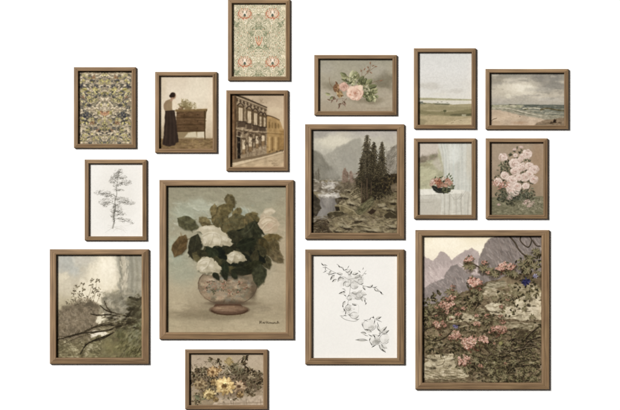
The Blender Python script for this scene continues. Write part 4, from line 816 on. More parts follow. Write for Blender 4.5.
def art_fruit_sketch(rect):
    s = Canvas(rect, (312, 256, 4.105), '#f2efe9', 11); r = s.r
    s.c = s.c*(1+s.noise(100)[..., None]*0.006)
    dk = '#2a2926'; md = '#75726b'
    def tick(x, y, L, deg, w_, c=dk, a=0.8):
        """one loaded pen stroke, thick in the middle"""
        th = math.radians(deg); b = r.uniform(-.2, .2); m = (x+math.cos(th+b)*L*.5, y+math.sin(th+b)*L*.5); e = (x+math.cos(th)*L, y+math.sin(th)*L)
        s.stroke([(x, y), m], 0.7, w_, c, a, False); s.stroke([m, e], w_, 0.6, c, a, False)
    def oleaf(x, y, L, W_, deg, k=1.0):
        a = math.radians(deg); c, d = math.cos(a), math.sin(a); f = lambda u, v: (x+u*c-v*d, y+u*d+v*c)
        s.leaf(x, y, L, W_, a, '#c9c6be', a=0.7)
        s.stroke([f(0, 0), f(L*.3, W_*.45), f(L*.7, W_*.38), f(L, 0)], 2.0*k, 0.9, dk, r.uniform(0.35, 0.85)); s.stroke([f(0, 0), f(L*.35, -W_*.45), f(L*.7, -W_*.35), f(L, 0)], 1.0, 0.8, md, 0.6)
        if r.rand() < 0.4: s.stroke([f(L*.1, 0), f(L*.9, 0)], 1, 0.7, md, 0.6)
        if r.rand() < 0.35: s.stroke([f(L*.55, W_*.2), f(L, 0)], 3.2*k, 1, dk, 0.8)
    def fruit(x, y, R, sq=0.92, sh=0.5):
        s.ell(x, y, R, R*sq, '#e4e1da', 0.7, soft=4); s.spot(x+R*.3, y+R*.35, R*.5, R*.35, '#a8a59d', sh*0.7, rough=0.5); s.spot(x-R*.3, y-R*.3, R*.45, R*.4, '#f2efe9', 0.8)
        for (o_, n_, w_) in ((r.uniform(0, 1), 3.2, 1.6), (r.uniform(3, 4), 1.8, 1.1)):
            s.stroke([(x+math.cos(q+o_)*R*r.uniform(.96, 1.04), y+math.sin(q+o_)*R*sq) for q in np.linspace(0, n_, 7)], w_, 0.8, dk, 0.65)
        for k in range(5):
            q = r.uniform(0, 1.3); s.stroke([(x+math.cos(q)*R*.8, y+math.sin(q)*R*.75), (x+math.cos(q+.6)*R*.82, y+math.sin(q+.6)*R*.77)], 1.3, 0.7, md, 0.6)
    for b in ([(40, 32), (66, 52), (104, 72), (150, 96)], [(104, 34), (130, 58), (160, 84)], [(150, 96), (200, 84), (222, 60)], [(170, 100), (215, 122), (262, 132), (292, 158)], [(160, 100), (156, 140), (150, 185), (140, 230)], [(158, 150), (190, 160), (226, 178)]):
        s.stroke([(p[0]+r.uniform(-2, 2), p[1]+r.uniform(-2, 2)) for p in b], 1.6, 1, '#5d5b55', 0.7)
    for (x, y, L, dg, w_) in ((38, 28, 16, 50, 3.5), (48, 34, 16, 20, 2.5), (44, 46, 18, 5, 2), (56, 44, 20, 100, 2), (62, 58, 20, 150, 2), (60, 70, 26, 15, 2.2), (74, 74, 26, -10, 3), (108, 36, 14, 60, 3), (112, 44, 16, 10, 2), (126, 48, 14, 70, 3), (132, 58, 16, -20, 3), (146, 50, 12, -60, 2), (190, 60, 12, 40, 2.5), (208, 56, 10, -70, 2), (214, 72, 10, 0, 2), (206, 84, 12, 120, 2.2), (224, 126, 16, 10, 2.5), (250, 130, 18, -15, 3), (268, 136, 14, 60, 2.2), (276, 144, 20, 50, 5), (218, 172, 24, 85, 3.5), (224, 190, 12, 120, 3), (124, 134, 14, 20, 2.2), (122, 148, 18, -20, 3), (130, 158, 14, 40, 3), (126, 200, 12, 80, 4), (130, 214, 16, 60, 4.5), (140, 226, 16, 100, 3.5), (128, 244, 14, 10, 3), (114, 246, 16, 5, 1.8), (150, 196, 10, 130, 2.5), (176, 262, 16, -10, 2.5), (188, 250, 8, -60, 2)):
        tick(x, y, L, dg, w_)
    for (x, y, L, W_, dg) in ((78, 60, 22, 9, 115), (92, 78, 26, 11, 130), (100, 96, 20, 10, 150), (104, 70, 22, 9, 10), (118, 84, 24, 10, 120), (140, 66, 22, 9, -30), (150, 78, 22, 10, -50), (166, 74, 24, 10, -10), (176, 90, 24, 11, -30), (190, 96, 22, 10, 20), (130, 92, 24, 11, 170), (140, 104, 22, 10, 120), (196, 76, 18, 9, 60), (210, 124, 18, 8, 60), (236, 130, 18, 8, -40), (256, 134, 20, 9, 30), (136, 150, 26, 11, 170), (150, 160, 24, 11, 60), (166, 150, 24, 11, 10), (186, 152, 22, 10, -30), (200, 150, 26, 12, 20), (176, 172, 26, 11, 10), (204, 166, 20, 10, 80), (136, 186, 20, 9, 120), (150, 240, 20, 10, 10), (166, 196, 18, 8, 20)): oleaf(x, y, L, W_, dg)
    fruit(174, 120, 16, 0.95, 0.6); fruit(146, 116, 11, 0.9, 0.4); fruit(200, 106, 12, 0.9, 0.5); fruit(196, 160, 15, 0.8, 0.5); fruit(154, 172, 10, 0.9, 0.5); fruit(150, 212, 13, 0.9, 0.6); fruit(174, 244, 17, 0.8, 0.4)
    s.stroke([(160, 205), (178, 196), (192, 206), (190, 236)], 1.1, 0.8, '#a3a098', 0.7); s.stroke([(120, 250), (140, 262), (176, 268), (194, 258)], 1.8, 1, dk, 0.6)
    s.spot(165, 100, 40, 26, '#bcb9b1', 0.35, rough=0.6); s.spot(180, 160, 36, 14, '#b5b2aa', 0.35, rough=0.6); s.spot(146, 225, 16, 26, '#a9a69e', 0.4, rough=0.6)
    pencil_cluster(s, 168, 90, 46, 24, 36, '#8f8c85', 0.5); pencil_cluster(s, 178, 164, 40, 16, 26, '#8f8c85', 0.5); pencil_cluster(s, 150, 230, 28, 22, 22, '#8f8c85', 0.5)
    # lower sprig
    fruit(236, 284, 27, 0.9, 0.8); fruit(258, 344, 22, 0.95, 0.9); fruit(298, 340, 20, 1.05, 0.35); s.spot(262, 350, 20, 18, '#8b8880', 0.5, rough=0.5)
    for (x, y, L, dg, w_) in ((206, 272, 20, 80, 2.5), (212, 262, 18, 20, 2), (236, 262, 12, -60, 2.5), (244, 252, 12, 10, 3), (252, 246, 12, 80, 3.5), (258, 258, 22, 100, 3), (262, 262, 26, 20, 2), (268, 272, 24, 70, 2.5), (178, 344, 26, 5, 3.5), (200, 348, 30, -2, 2), (212, 322, 20, 20, 2), (232, 322, 18, 30, 3), (250, 322, 20, 60, 4.5), (262, 366, 20, 150, 4), (238, 352, 22, 60, 3), (282, 360, 18, 50, 3), (270, 330, 16, -40, 3.5), (240, 336, 14, 110, 3.5)): tick(x, y, L, dg, w_)
    for (x, y, L, W_, dg, k) in ((276, 318, 42, 14, -42, 1.2), (290, 320, 30, 12, -30, 1), (226, 346, 46, 11, 182, 1.3), (276, 366, 40, 14, 48, 1.4), (286, 366, 26, 11, 30, 1), (262, 258, 24, 10, -20, 1), (244, 312, 30, 12, 200, 1), (222, 318, 22, 9, 190, 1), (268, 288, 26, 11, 60, 1)): oleaf(x, y, L, W_, dg, k)
    s.grain(0.006, 5); return s

def art_coastal_fields(rect):
    s = Canvas(rect, (410, 44, 4.556), '#c9c6bf', 12); r = s.r
    s.vgrad([(34, '#cfcdc8'), (120, '#d6d3ce'), (190, '#d2cec7'), (246, '#d5d0c6')], 10, 60)
    s.spot(90, 190, 60, 16, '#bcb6ab', 0.6, rough=0.5); s.spot(200, 215, 60, 14, '#c0bab0', 0.6, rough=0.5); s.spot(130, 230, 50, 8, '#d2ccc0', 0.6)
    s.spot(240, 180, 36, 14, '#d0cbc2', 0.5, rough=0.5)
    s.all(400, 30, 9, 0.05, 0.7, 0.25, 0.008)
    s.poly([(34, 244), (290, 252), (290, 262), (34, 258)], '#a59f80', soft=2, rough=1, var=0.06); s.poly([(34, 256), (290, 258), (290, 278), (34, 268)], '#d0c9ba', soft=2)
    s.poly([(34, 266), (110, 270), (175, 276), (290, 272), (290, 372), (34, 372)], '#9d9170', rough=1.5, var=0.06, vs=30)
    s.poly([(34, 290), (120, 284), (290, 288), (290, 304), (34, 300)], '#8f8462', soft=3, a=0.8, rough=2)
    s.poly([(34, 300), (150, 312), (290, 296), (290, 328), (160, 324), (34, 318)], '#7d7453', soft=3, a=0.9, rough=2); s.poly([(190, 318), (290, 316), (290, 330), (180, 328)], '#5f5a42', soft=3, a=0.85, rough=2)
    s.poly([(34, 326), (100, 322), (180, 330), (290, 330), (290, 372), (34, 372)], '#ab9a76', soft=4, rough=2, var=0.05); s.poly([(150, 366), (210, 346), (290, 336), (290, 372)], '#b8a683', soft=4)
    s.poly([(34, 336), (80, 350), (60, 372), (34, 372)], '#8b7f60', soft=5, a=0.7)
    s.poly([(40, 263), (58, 262), (60, 270), (40, 271)], '#6b6c62', rough=1); 
    for (x, w_) in ((50, 12), (66, 6), (120, 10), (132, 12), (148, 8), (160, 8), (172, 10)): s.ell(x, 271+x*0.02, w_, 3, '#63634f', 0.85, soft=2)
    s.stroke([(60, 272), (110, 272), (178, 278)], 2.5, 2, '#6e6c52', 0.85); s.dabs(14, (44, 262, 180, 272), 5, 3, 0, 0.3, ['#b9b4a6', '#7d7a6b'], 0.8)
    s.stroke([(44, 326), (110, 324), (150, 326), (230, 326)], 2, 2, '#6e6844', 0.6)
    s.ell(158, 305, 8, 5, '#4f4f36', 0.9, soft=2); s.stroke([(158, 308), (158, 322)], 2, 2, '#474630', 0.9); s.ell(144, 308, 5, 3, '#66643f', 0.7, soft=2)
    s.poly([(236, 320), (256, 319), (256, 330), (236, 330)], '#a29b80'); s.poly([(234, 321), (246, 314), (260, 320)], '#6b6248'); s.stroke([(262, 320), (276, 320)], 5, 5, '#55543a', 0.7)
    for (x, y) in ((190, 360), (196, 358), (222, 352), (204, 349), (232, 349)): s.ell(x, y, 2.4, 1.4, '#5b4d34', 0.85)
    s.dabs(420, (36, 282, 284, 366), 16, 3, 0.02, 0.2, None, 0.4, 0.06)
    s.grain(0.02, 5); s.tone(1.03, 1.035, 1.035, 0.03); return s

def art_beach_waves(rect):
    s = Canvas(rect, (482, 64, 5.86), '#94897b', 13); r = s.r
    s.vgrad([(50, '#888478'), (110, '#938c7e'), (170, '#a59b88'), (240, '#959083')], 24, 90)
    s.spot(220, 150, 130, 66, '#bfb49c', 0.9, rough=0.5, rot=0.2); s.spot(250, 130, 60, 22, '#cdc2a9', 0.6, rough=0.8); s.spot(180, 185, 60, 14, '#c6bb9f', 0.6, rough=0.8); s.spot(90, 160, 60, 50, '#aba18b', 0.6, rough=0.6); s.spot(90, 90, 70, 26, '#8c8474', 0.7, rough=0.6); s.spot(330, 80, 110, 30, '#7c7870', 0.8, rough=0.6); s.spot(430, 130, 80, 44, '#817d74', 0.8, rough=0.5); s.spot(350, 150, 80, 14, '#9c9688', 0.7, rough=0.7); s.spot(380, 205, 100, 12, '#a29b8e', 0.7, rough=0.5); s.spot(200, 95, 60, 16, '#a9a08f', 0.6, rough=0.6); s.spot(90, 215, 60, 16, '#a1988a', 0.7); s.spot(300, 185, 60, 8, '#8a857c', 0.7, rough=0.6)
    s.all(900, 28, 8, -0.15, 0.6, 0.3, 0.03)
    for k in range(40): s.spot(r.uniform(60, 480), r.uniform(60, 220), r.uniform(14, 44), r.uniform(4, 10), ['#b3a994', '#87837a', '#a59c8a', '#77746b'][r.randint(4)], 0.35, rough=0.8)
    s.poly([(40, 240), (160, 236), (300, 238), (490, 240), (490, 360), (40, 360)], '#77776a', rough=1.5, var=0.06, vs=24)
    s.poly([(240, 239), (490, 240), (490, 262), (260, 258)], '#62655c', rough=1.5, var=0.06); s.poly([(42, 242), (240, 240), (230, 258), (42, 262)], '#8d8a70', rough=1.5, soft=3, var=0.08)
    s.stroke([(160, 238), (200, 240)], 5, 3, '#5f5c50', 0.9); s.dabs(30, (60, 238, 230, 250), 16, 3, 0, 0.1, ['#b5ab90', '#6d6b5a', '#a39a80'], 0.6)
    s.poly([(42, 256), (110, 252), (200, 262), (300, 286), (400, 300), (490, 300), (490, 330), (380, 328), (300, 316), (200, 292), (110, 274), (42, 272)], '#8c8673', soft=4, rough=3, var=0.1)
    s.poly([(42, 266), (100, 270), (180, 288), (260, 306), (340, 318), (372, 328), (340, 345), (300, 360), (42, 360)], '#a8937a', soft=5, rough=3, var=0.05, vs=30)
    s.spot(130, 310, 90, 30, '#b89e7e', 0.6); s.spot(220, 345, 60, 12, '#98795c', 0.6); s.spot(80, 345, 40, 16, '#9d8464', 0.5)
    s.poly([(320, 346), (380, 326), (490, 316), (490, 360), (310, 360)], '#85735c', soft=6, rough=3, var=0.08)
    for b, w_, c in (([(240, 262), (300, 258), (345, 264), (352, 270)], 6, '#c0b598'), ([(262, 270), (310, 274), (352, 276)], 4, '#a99f85'), ([(345, 268), (380, 260), (430, 268), (484, 276)], 10, '#5a5135'), ([(250, 266), (270, 262)], 6, '#57532f'), ([(100, 256), (160, 262), (220, 276), (300, 296), (380, 306)], 4, '#bdb39a'), ([(60, 258), (100, 260), (130, 266)], 4, '#b9ae90'), ([(180, 272), (240, 288), (320, 304)], 3, '#5f5d4e'), ([(370, 286), (430, 290), (484, 292)], 4, '#a39b84'), ([(390, 298), (440, 302), (484, 306)], 3, '#66624f'), ([(360, 248), (420, 246), (480, 248)], 2, '#8b8d82')):
        s.stroke(b, w_, w_*0.7, c, 0.8, soft=2.5)
    s.dabs(320, (44, 244, 484, 316), 16, 3, 0.12, 0.25, ['#9c957f', '#5d5e52', '#b1a88e', '#6f6d5b', '#83806c'], 0.4, inside=lambda x, y: y < 268+max(0, x-90)*0.17)
    s.dabs(200, (44, 280, 360, 354), 30, 4, 0.15, 0.15, None, 0.4, 0.05)
    s.poly([(414, 346), (418, 330), (426, 322), (434, 328), (436, 344)], '#43372b', rough=3, rs=6, soft=4); s.poly([(392, 350), (404, 340), (416, 344), (414, 352)], '#4f4335', rough=3, rs=6, soft=5); s.spot(450, 345, 22, 6, '#5c4c3b', 0.6, rough=0.7); s.spot(395, 348, 30, 5, '#65563f', 0.5, rough=0.7); s.stroke([(62, 326), (72, 322), (86, 318)], 3, 3, '#5b4a38', 0.9); s.stroke([(50, 334), (62, 330)], 2, 2, '#6d5a45', 0.8)
    s.ell(222, 308, 2.5, 3, '#5e4c38', 0.8)
    s.grain(0.018, 8); s.tone(1.09, 1.09, 1.10, 0.5, 0.53); return s
def art_table_bouquet(rect):
    s = Canvas(rect, (410, 134, 4.556), '#b8b3a9', 14); r = s.r
    s.vgrad([(34, '#b3ada2'), (120, '#b8b2a8'), (240, '#b2ada3')], 10, 60)
    # landscape beyond the window
    s.poly([(34, 34), (128, 34), (140, 90), (150, 130), (158, 170), (160, 215), (60, 262), (34, 262)], '#a09b80', soft=10, rough=5, var=0.08, vs=24)
    s.poly([(34, 34), (128, 34), (132, 92), (100, 96), (60, 104), (34, 112)], '#b8aca0', soft=8, rough=5); s.spot(80, 60, 50, 18, '#b6aca0', 0.7)
    s.poly([(36, 112), (60, 102), (78, 98), (104, 90), (126, 88), (124, 108), (100, 120), (60, 128), (36, 132)], '#85796a', soft=10, rough=6, var=0.12, vs=12); s.spot(104, 102, 16, 12, '#77755a', 0.6, rough=0.6); s.spot(56, 124, 22, 6, '#6b5f50', 0.7, rough=0.5); s.poly([(100, 128), (134, 108), (150, 170), (120, 160)], '#b3a99b', soft=10, a=0.8, rough=4)
    s.poly([(36, 160), (90, 158), (130, 200), (60, 222), (36, 216)], '#aea88a', soft=10, a=0.7, rough=5); s.spot(80, 140, 30, 8, '#8b7f62', 0.5, rough=0.6); s.dabs(260, (36, 130, 155, 250), 18, 5, -0.2, 0.5, None, 0.45, 0.06)
    s.poly([(34, 150), (44, 160), (48, 262), (34, 262)], '#8f8a72', soft=5, a=0.6)
    # sheer curtain
    s.poly([(124, 34), (290, 34), (290, 270), (164, 262), (160, 180), (148, 120), (136, 70)], '#bfbcb3', soft=10, rough=3)
    for k in range(30):
        x = 150+k*4.8+r.uniform(-3, 3); c = ['#c9c7bf', '#a5a199', '#bab8b0', '#9f9c92', '#b1b3ae'][r.randint(5)]
        s.stroke([(x-12*(k < 8), 34), (x+r.uniform(-4, 4), 120), (x+r.uniform(-5, 5), 262)], r.uniform(3, 8), r.uniform(4, 10), c, 0.4, soft=4)
    s.spot(200, 90, 34, 60, '#cfcec8', 0.7); s.spot(266, 120, 16, 110, '#b7ad9c', 0.6); s.spot(225, 200, 30, 50, '#bdbab2', 0.5)
    # table and hanging cloth
    s.poly([(34, 264), (120, 256), (250, 262), (290, 262), (290, 372), (34, 372)], '#b9b3a8', soft=3, rough=1, var=0.04)
    s.poly([(34, 252), (110, 250), (250, 256), (248, 270), (120, 276), (34, 280)], '#d2ccc1', soft=4, rough=1); s.stroke([(34, 280), (110, 278), (160, 272)], 2, 2, '#8c867b', 0.7)
    s.poly([(34, 296), (140, 294), (146, 372), (34, 372)], '#aea79b', soft=6, a=0.8, rough=1); s.stroke([(42, 312), (110, 310)], 2, 2, '#8a8479', 0.6)
    for (x, w_, c) in ((146, 7, '#c6c2b8'), (156, 5, '#959085'), (168, 8, '#bdb9af'), (180, 5, '#8d887d'), (192, 9, '#c3bfb5'), (206, 5, '#98938a'), (220, 8, '#bab6ac'), (236, 5, '#8f8a80'), (250, 9, '#aeaaa0'), (268, 8, '#9a958b')):
        s.stroke([(x+r.uniform(-3, 3), 274), (x+r.uniform(-4, 4), 310), (x+r.uniform(-6, 6), 366)], w_*0.6, w_, c, 0.6, soft=4)
    s.stroke([(180, 270), (210, 300), (245, 262)], 2.5, 2, '#8e897e', 0.6); s.stroke([(226, 300), (240, 280), (252, 262)], 2, 2, '#86817a', 0.7); s.stroke([(150, 364), (200, 358), (236, 350)], 2, 2, '#8a857a', 0.5)
    s.all(900, 14, 4, 1.3, 0.5, 0.3, 0.03)
    # bowl with flowers
    s.poly([(94, 232), (140, 246), (190, 246), (184, 262), (160, 270), (130, 270), (108, 256)], '#2b2c28', rough=2, soft=4); s.ell(148, 266, 30, 4, '#3c3a34', 0.9, soft=2); s.stroke([(160, 266), (196, 264)], 3, 1, '#7f796d', 0.8); s.stroke([(108, 244), (130, 262)], 2, 2, '#5d5d55', 0.7)
    s.cluster(160, 234, 34, ['#4b4c3a', '#5a5a44', '#6a684e', '#3a3a2d'], 50, 14); s.spot(186, 240, 12, 18, '#5f6048', 0.7, rough=0.6)
    for (x, y, R, c) in ((106, 216, 14, ['#c9a696', '#b98f80', '#d8bcae']), (130, 220, 19, ['#9c5a40', '#7d4430', '#b06e50']), (152, 203, 11, ['#d2c4b4', '#c0ae9c']), (150, 232, 12, ['#b08a74', '#946852']), (172, 214, 15, ['#ac7864', '#996652', '#c0947f']), (184, 226, 12, ['#a8745f', '#c0947f']), (132, 238, 10, ['#8a5644', '#9e6c56']), (98, 230, 9, ['#c0a090', '#ac8878']), (164, 236, 9, ['#c9a08a', '#a87058']), (120, 206, 9, ['#caa48e', '#b88a74'])):
        s.bloom(x, y, R, c, None, 9, gap='#5e4234'); s.cluster(x, y, R*0.7, c, 10, R*0.5)
    for (x, y) in ((176, 190), (182, 198), (186, 208), (170, 200), (190, 240), (140, 200), (112, 204)): s.leaf(x, y, 14, 6, r.uniform(-2.4, -0.6), '#5b6048')
    s.grain(0.018, 6); s.tone(1.07, 1.08, 1.07, 0.10, 0.5); return s

def art_pink_bouquet(rect):
    s = Canvas(rect, (482, 134, 4.556), '#94826b', 15); r = s.r
    s.vgrad([(34, '#95856f'), (150, '#988771'), (280, '#8d7d66'), (370, '#7b705b')], 14, 70)
    s.spot(80, 110, 40, 80, '#948672', 0.6); s.spot(255, 140, 36, 110, '#93795c', 0.7); s.spot(80, 250, 40, 40, '#7f7159', 0.6)
    s.all(500, 20, 8, 1.2, 0.8, 0.3, 0.03)
    s.poly([(34, 286), (120, 290), (290, 282), (290, 372), (34, 372)], '#6f6c56', soft=6, rough=3, var=0.12, vs=14); s.dabs(320, (36, 290, 284, 368), 12, 4, 0.1, 0.6, ['#7d7a62', '#5f5e49', '#8c8870', '#55543f'], 0.5)
    dk = ['#414133', '#343429', '#535240', '#62604c', '#4a4837']
    s.spot(150, 200, 90, 90, '#55523f', 0.6, rough=0.4); s.spot(140, 285, 50, 30, '#2f3128', 0.85, rough=0.4)
    s.cluster(100, 150, 30, dk+['#6e6f58'], 26, 14); s.cluster(95, 275, 36, dk, 60, 15); s.cluster(200, 275, 36, dk+['#6a6c58'], 60, 15); s.cluster(150, 130, 70, dk+['#6e6f58'], 70, 14); s.cluster(150, 220, 80, dk, 120, 14); s.cluster(130, 300, 30, dk, 30, 14); s.cluster(62, 210, 16, dk, 10, 12); s.cluster(236, 210, 20, dk, 16, 12)
    for b in ([(150, 200), (110, 160), (96, 130)], [(160, 160), (175, 90), (178, 62)], [(165, 140), (152, 90), (146, 74)], [(180, 150), (200, 110), (205, 96)], [(105, 165), (100, 150)], [(120, 280), (90, 262), (70, 258)], [(180, 280), (220, 270), (244, 268)]): s.stroke(b, 2.5, 2, '#4a4c3a', 0.85)
    cols = ['#bfa79c', '#cdb8ab', '#a98f84', '#b69c90', '#dccdc2']
    B = [(96, 104, 20), (206, 90, 22), (184, 102, 14), (148, 132, 24), (186, 148, 20), (216, 146, 20), (236, 160, 22), (152, 168, 22), (172, 160, 14), (104, 188, 20), (196, 196, 22), (136, 208, 24), (236, 206, 20), (170, 196, 16), (142, 258, 30), (162, 238, 18), (122, 238, 16), (216, 180, 18), (72, 216, 18), (200, 236, 16), (174, 116, 12), (152, 96, 10)]
    for (x, y, R) in B:
        s.rose(x, y+1, R*1.02, '#dccfc2', '#b9a495', '#87705f', 16)
        s.dabs(8, (x-R*.4, y-R*.4, x+R*.4, y+R*.4), R*.22, R*.12, 0, 1.5, ['#a4786c', '#e2d3cb'], 0.6)
    s.cluster(100, 228, 16, ['#a8806c', '#966e5a', '#b8948a'], 20, 13); s.cluster(60, 230, 13, ['#9c7662', '#b08e80'], 16, 12); s.cluster(84, 238, 12, ['#8a604c', '#a67c6a'], 14, 11)
    for (x, y) in ((146, 72), (176, 58), (150, 68), (180, 60)): s.ell(x, y, 8, 4, '#bda79c', 0.85, soft=2)
    for (x, y, R) in ((208, 306, 14), (222, 322, 13), (196, 316, 10), (232, 312, 9), (124, 292, 14), (76, 322, 8), (212, 330, 9)): s.bloom(x, y, R, cols[:4]+['#a08a7c'], None, 9, gap='#6c5c4e', squash=0.6)
    s.dabs(150, (160, 296, 284, 345), 10, 3, 0, 1.4, ['#8f8b74', '#4f4f3c', '#a89f8a'], 0.5); s.dabs(120, (70, 260, 215, 305), 12, 2.4, 1.0, 0.8, ['#7e8170', '#262a22', '#5c6152'], 0.6)
    s.all(700, 7, 3, 0.4, 1.4, 0.3, 0.08); s.grain(0.018, 6); s.tone(1.09, 1.07, 1.07, 0.10); return s

def art_alpine_roses(rect):
    s = Canvas(rect, (410, 226, 4.247), '#6f664b', 16); r = s.r
    s.vgrad([(43, '#d6c8a4'), (90, '#e2d6b6'), (140, '#d8cbb0'), (260, '#a79e92')], 12, 80)
    s.spot(150, 70, 110, 22, '#e6dabc', 0.7, rough=0.4)
    # ranges
    s.poly([(56, 128), (78, 138), (98, 150), (118, 122), (132, 106), (150, 114), (178, 142), (205, 122), (232, 104), (262, 92), (290, 110), (312, 150), (312, 260), (56, 280)], '#9a8f89', soft=4, rough=3, rs=10, var=0.04)
    s.poly([(56, 190), (110, 180), (150, 176), (200, 160), (240, 150), (300, 160), (312, 260), (56, 280)], '#b0a19a', 0.6, soft=20, rough=8)
    s.dabs(260, (60, 115, 300, 245), 18, 3, 1.0, 0.5, ['#b3a59e', '#8b7f7b', '#c5b8ae', '#948884'], 0.45, inside=lambda x, y: y > 150)
    s.poly([(56, 262), (100, 240), (140, 224), (160, 190), (178, 168), (200, 162), (222, 182), (250, 202), (300, 214), (330, 250), (320, 340), (56, 360)], '#7c7570', soft=4, rough=4, rs=12, var=0.08, vs=20)
    s.dabs(240, (60, 180, 310, 340), 22, 3, 0.9, 0.5, ['#998c86', '#766b66', '#a69a92', '#82766f'], 0.45, inside=lambda x, y: y > 262-(x-60)*0.6)
    s.poly([(290, 150), (300, 118), (318, 78), (340, 52), (380, 36), (560, 36), (560, 240), (300, 240)], '#77706a', soft=4, rough=4, rs=14, var=0.07, vs=24)
    s.dabs(420, (300, 44, 552, 235), 26, 4, 1.0, 0.4, ['#8c827c', '#625a57', '#9d938c', '#70675f', '#847a70'], 0.4, inside=lambda x, y: y > 150-(x-296)*2.4)
    # hillside
    s.poly([(56, 345), (110, 330), (150, 300), (210, 290), (260, 262), (320, 240), (380, 222), (450, 205), (560, 195), (560, 670), (56, 670)], '#6d604a', rough=6, rs=20, var=0.2, vs=26)
    s.spot(90, 500, 60, 40, '#857d58', 0.7, rough=0.6); s.spot(500, 480, 80, 70, '#3c3627', 0.8, rough=0.5); s.spot(380, 600, 120, 50, '#45402e', 0.8, rough=0.5); s.spot(150, 400, 60, 26, '#4a4430', 0.7, rough=0.5)
    s.dabs(2400, (56, 250, 552, 664), 13, 4, 0.15, 0.8, ['#786b50', '#5f523e', '#8a7c60', '#4b4130', '#9a8d6e', '#66603f', '#3d3426'], 0.5, inside=lambda x, y: y > 345-(x-56)*0.4)
    # pale rocks
    def rock(pts, col, n=60, hi='#beb294'):
        s.poly(pts, col, rough=5, rs=14, var=0.14, vs=14, soft=3); P = np.array(pts); a0, b0 = P.min(0); a1, b1 = P.max(0)
        s.dabs(n, (a0+8, b0+6, a1-8, b1-6), 22, 3.5, 0.08, 0.3, [hi, '#8b8068', '#a89c80', '#6d634c', '#c7bb9e'], 0.5)
    rock([(300, 262), (340, 238), (400, 230), (420, 250), (380, 262), (330, 276)], '#7a735c', 30); rock([(320, 336), (380, 320), (470, 300), (556, 276), (556, 395), (470, 400), (400, 386), (340, 372)], '#ada284', 190, '#d2c8ac'); rock([(420, 240), (500, 250), (556, 262), (556, 282), (470, 298), (420, 290)], '#847a5c', 60)
    rock([(290, 282), (340, 268), (400, 276), (390, 292), (330, 300)], '#8c8266', 30); rock([(150, 390), (210, 366), (290, 376), (310, 396), (240, 408), (170, 412)], '#9f9474', 90, '#cbc09f'); rock([(56, 590), (90, 556), (150, 540), (205, 548), (240, 590), (250, 640), (180, 652), (56, 650)], '#9f9476', 190, '#cbc09f'); rock([(230, 366), (300, 350), (350, 380), (380, 420), (300, 400)], '#6b6249', 30)
    rock([(380, 400), (470, 412), (556, 404), (556, 440), (460, 440)], '#6f664e', 50, '#9a8f72')
    s.spot(500, 350, 50, 14, '#bdb194', 0.6, rough=0.6)
    s.dabs(110, (60, 600, 250, 664), 26, 3, 0.1, 0.2, ['#453e2c', '#6c6248', '#7b7154'], 0.6)
    dk = ['#393526', '#4b4531', '#5b553b', '#2d291d', '#6b6347']
    # mossy and leafy masses
    for (x, y, R, n) in ((110, 300, 26, 20), (90, 340, 40, 46), (150, 355, 46, 50), (80, 400, 40, 44), (220, 330, 40, 50), (270, 320, 36, 40), (430, 310, 70, 60), (500, 270, 50, 40), (110, 520, 40, 40), (80, 500, 30, 26), (330, 560, 70, 80), (420, 600, 90, 120), (500, 620, 60, 90), (260, 560, 50, 50), (300, 610, 50, 50), (500, 520, 60, 70), (440, 500, 60, 60), (370, 500, 50, 40), (520, 150, 50, 60), (470, 190, 46, 44), (220, 420, 40, 30), (300, 430, 40, 30), (330, 390, 30, 24), (540, 440, 30, 20), (200, 520, 30, 30)):
        s.cluster(x, y, R, dk+(['#6f6c4a'] if n > 40 else []), n, 15)
    for k in range(46):
        x = r.uniform(80, 545); y = r.uniform(300, 655)
        rx = r.uniform(10, 30); s.spot(x, y, rx, rx*0.28, ['#a89d7e', '#b7ac8d', '#8e8364'][r.randint(3)], 0.5, rot=r.uniform(-.3, .3), rough=0.9); s.spot(x+3, y+rx*0.4, rx, rx*0.22, '#29241a', 0.55, rot=r.uniform(-.3, .3), rough=0.9)
    # crooked stems
    for b, w_ in (([(420, 40), (445, 70), (462, 100), (490, 124), (530, 132)], 5), ([(470, 36), (468, 62), (500, 88), (515, 60), (505, 40)], 4), ([(520, 60), (535, 80), (552, 84)], 4), ([(200, 500), (260, 545), (310, 560), (360, 570), (420, 545), (470, 560), (530, 540)], 4), ([(320, 520), (350, 545), (400, 552), (430, 530), (480, 545), (540, 560)], 4), ([(430, 480), (470, 500), (510, 500), (548, 520)], 5), ([(540, 430), (510, 455), (490, 480), (520, 500)], 5), ([(450, 470), (420, 500), (440, 530), (490, 520)], 4), ([(548, 470), (500, 490), (470, 540), (520, 570), (548, 560)], 4), ([(70, 480), (110, 486), (150, 470), (180, 440)], 4), ([(60, 440), (100, 425), (150, 430)], 3), ([(270, 510), (300, 540), (330, 550), (400, 566)], 3), ([(270, 160), (300, 175), (350, 185), (420, 190)], 4), ([(260, 560), (285, 600), (330, 640)], 3), ([(400, 640), (440, 600), (500, 590), (548, 600)], 4), ([(275, 290), (290, 320), (270, 360)], 3)):
        s.stroke([(p[0]+1.5, p[1]+2) for p in b], w_+1.5, w_, '#1f1b13', 0.8); s.stroke(b, w_*0.7, w_*0.5, '#6a5c48', 0.75)
    for k in range(46):
        x = r.uniform(400, 548); y = r.uniform(440, 640); s.stroke([(x, y), (x+r.uniform(-20, 20), y+r.uniform(-12, 12)), (x+r.uniform(-34, 34), y+r.uniform(-12, 16))], 2, 1.4, ['#8f8468', '#2a251a', '#77694f'][k % 3], 0.7)
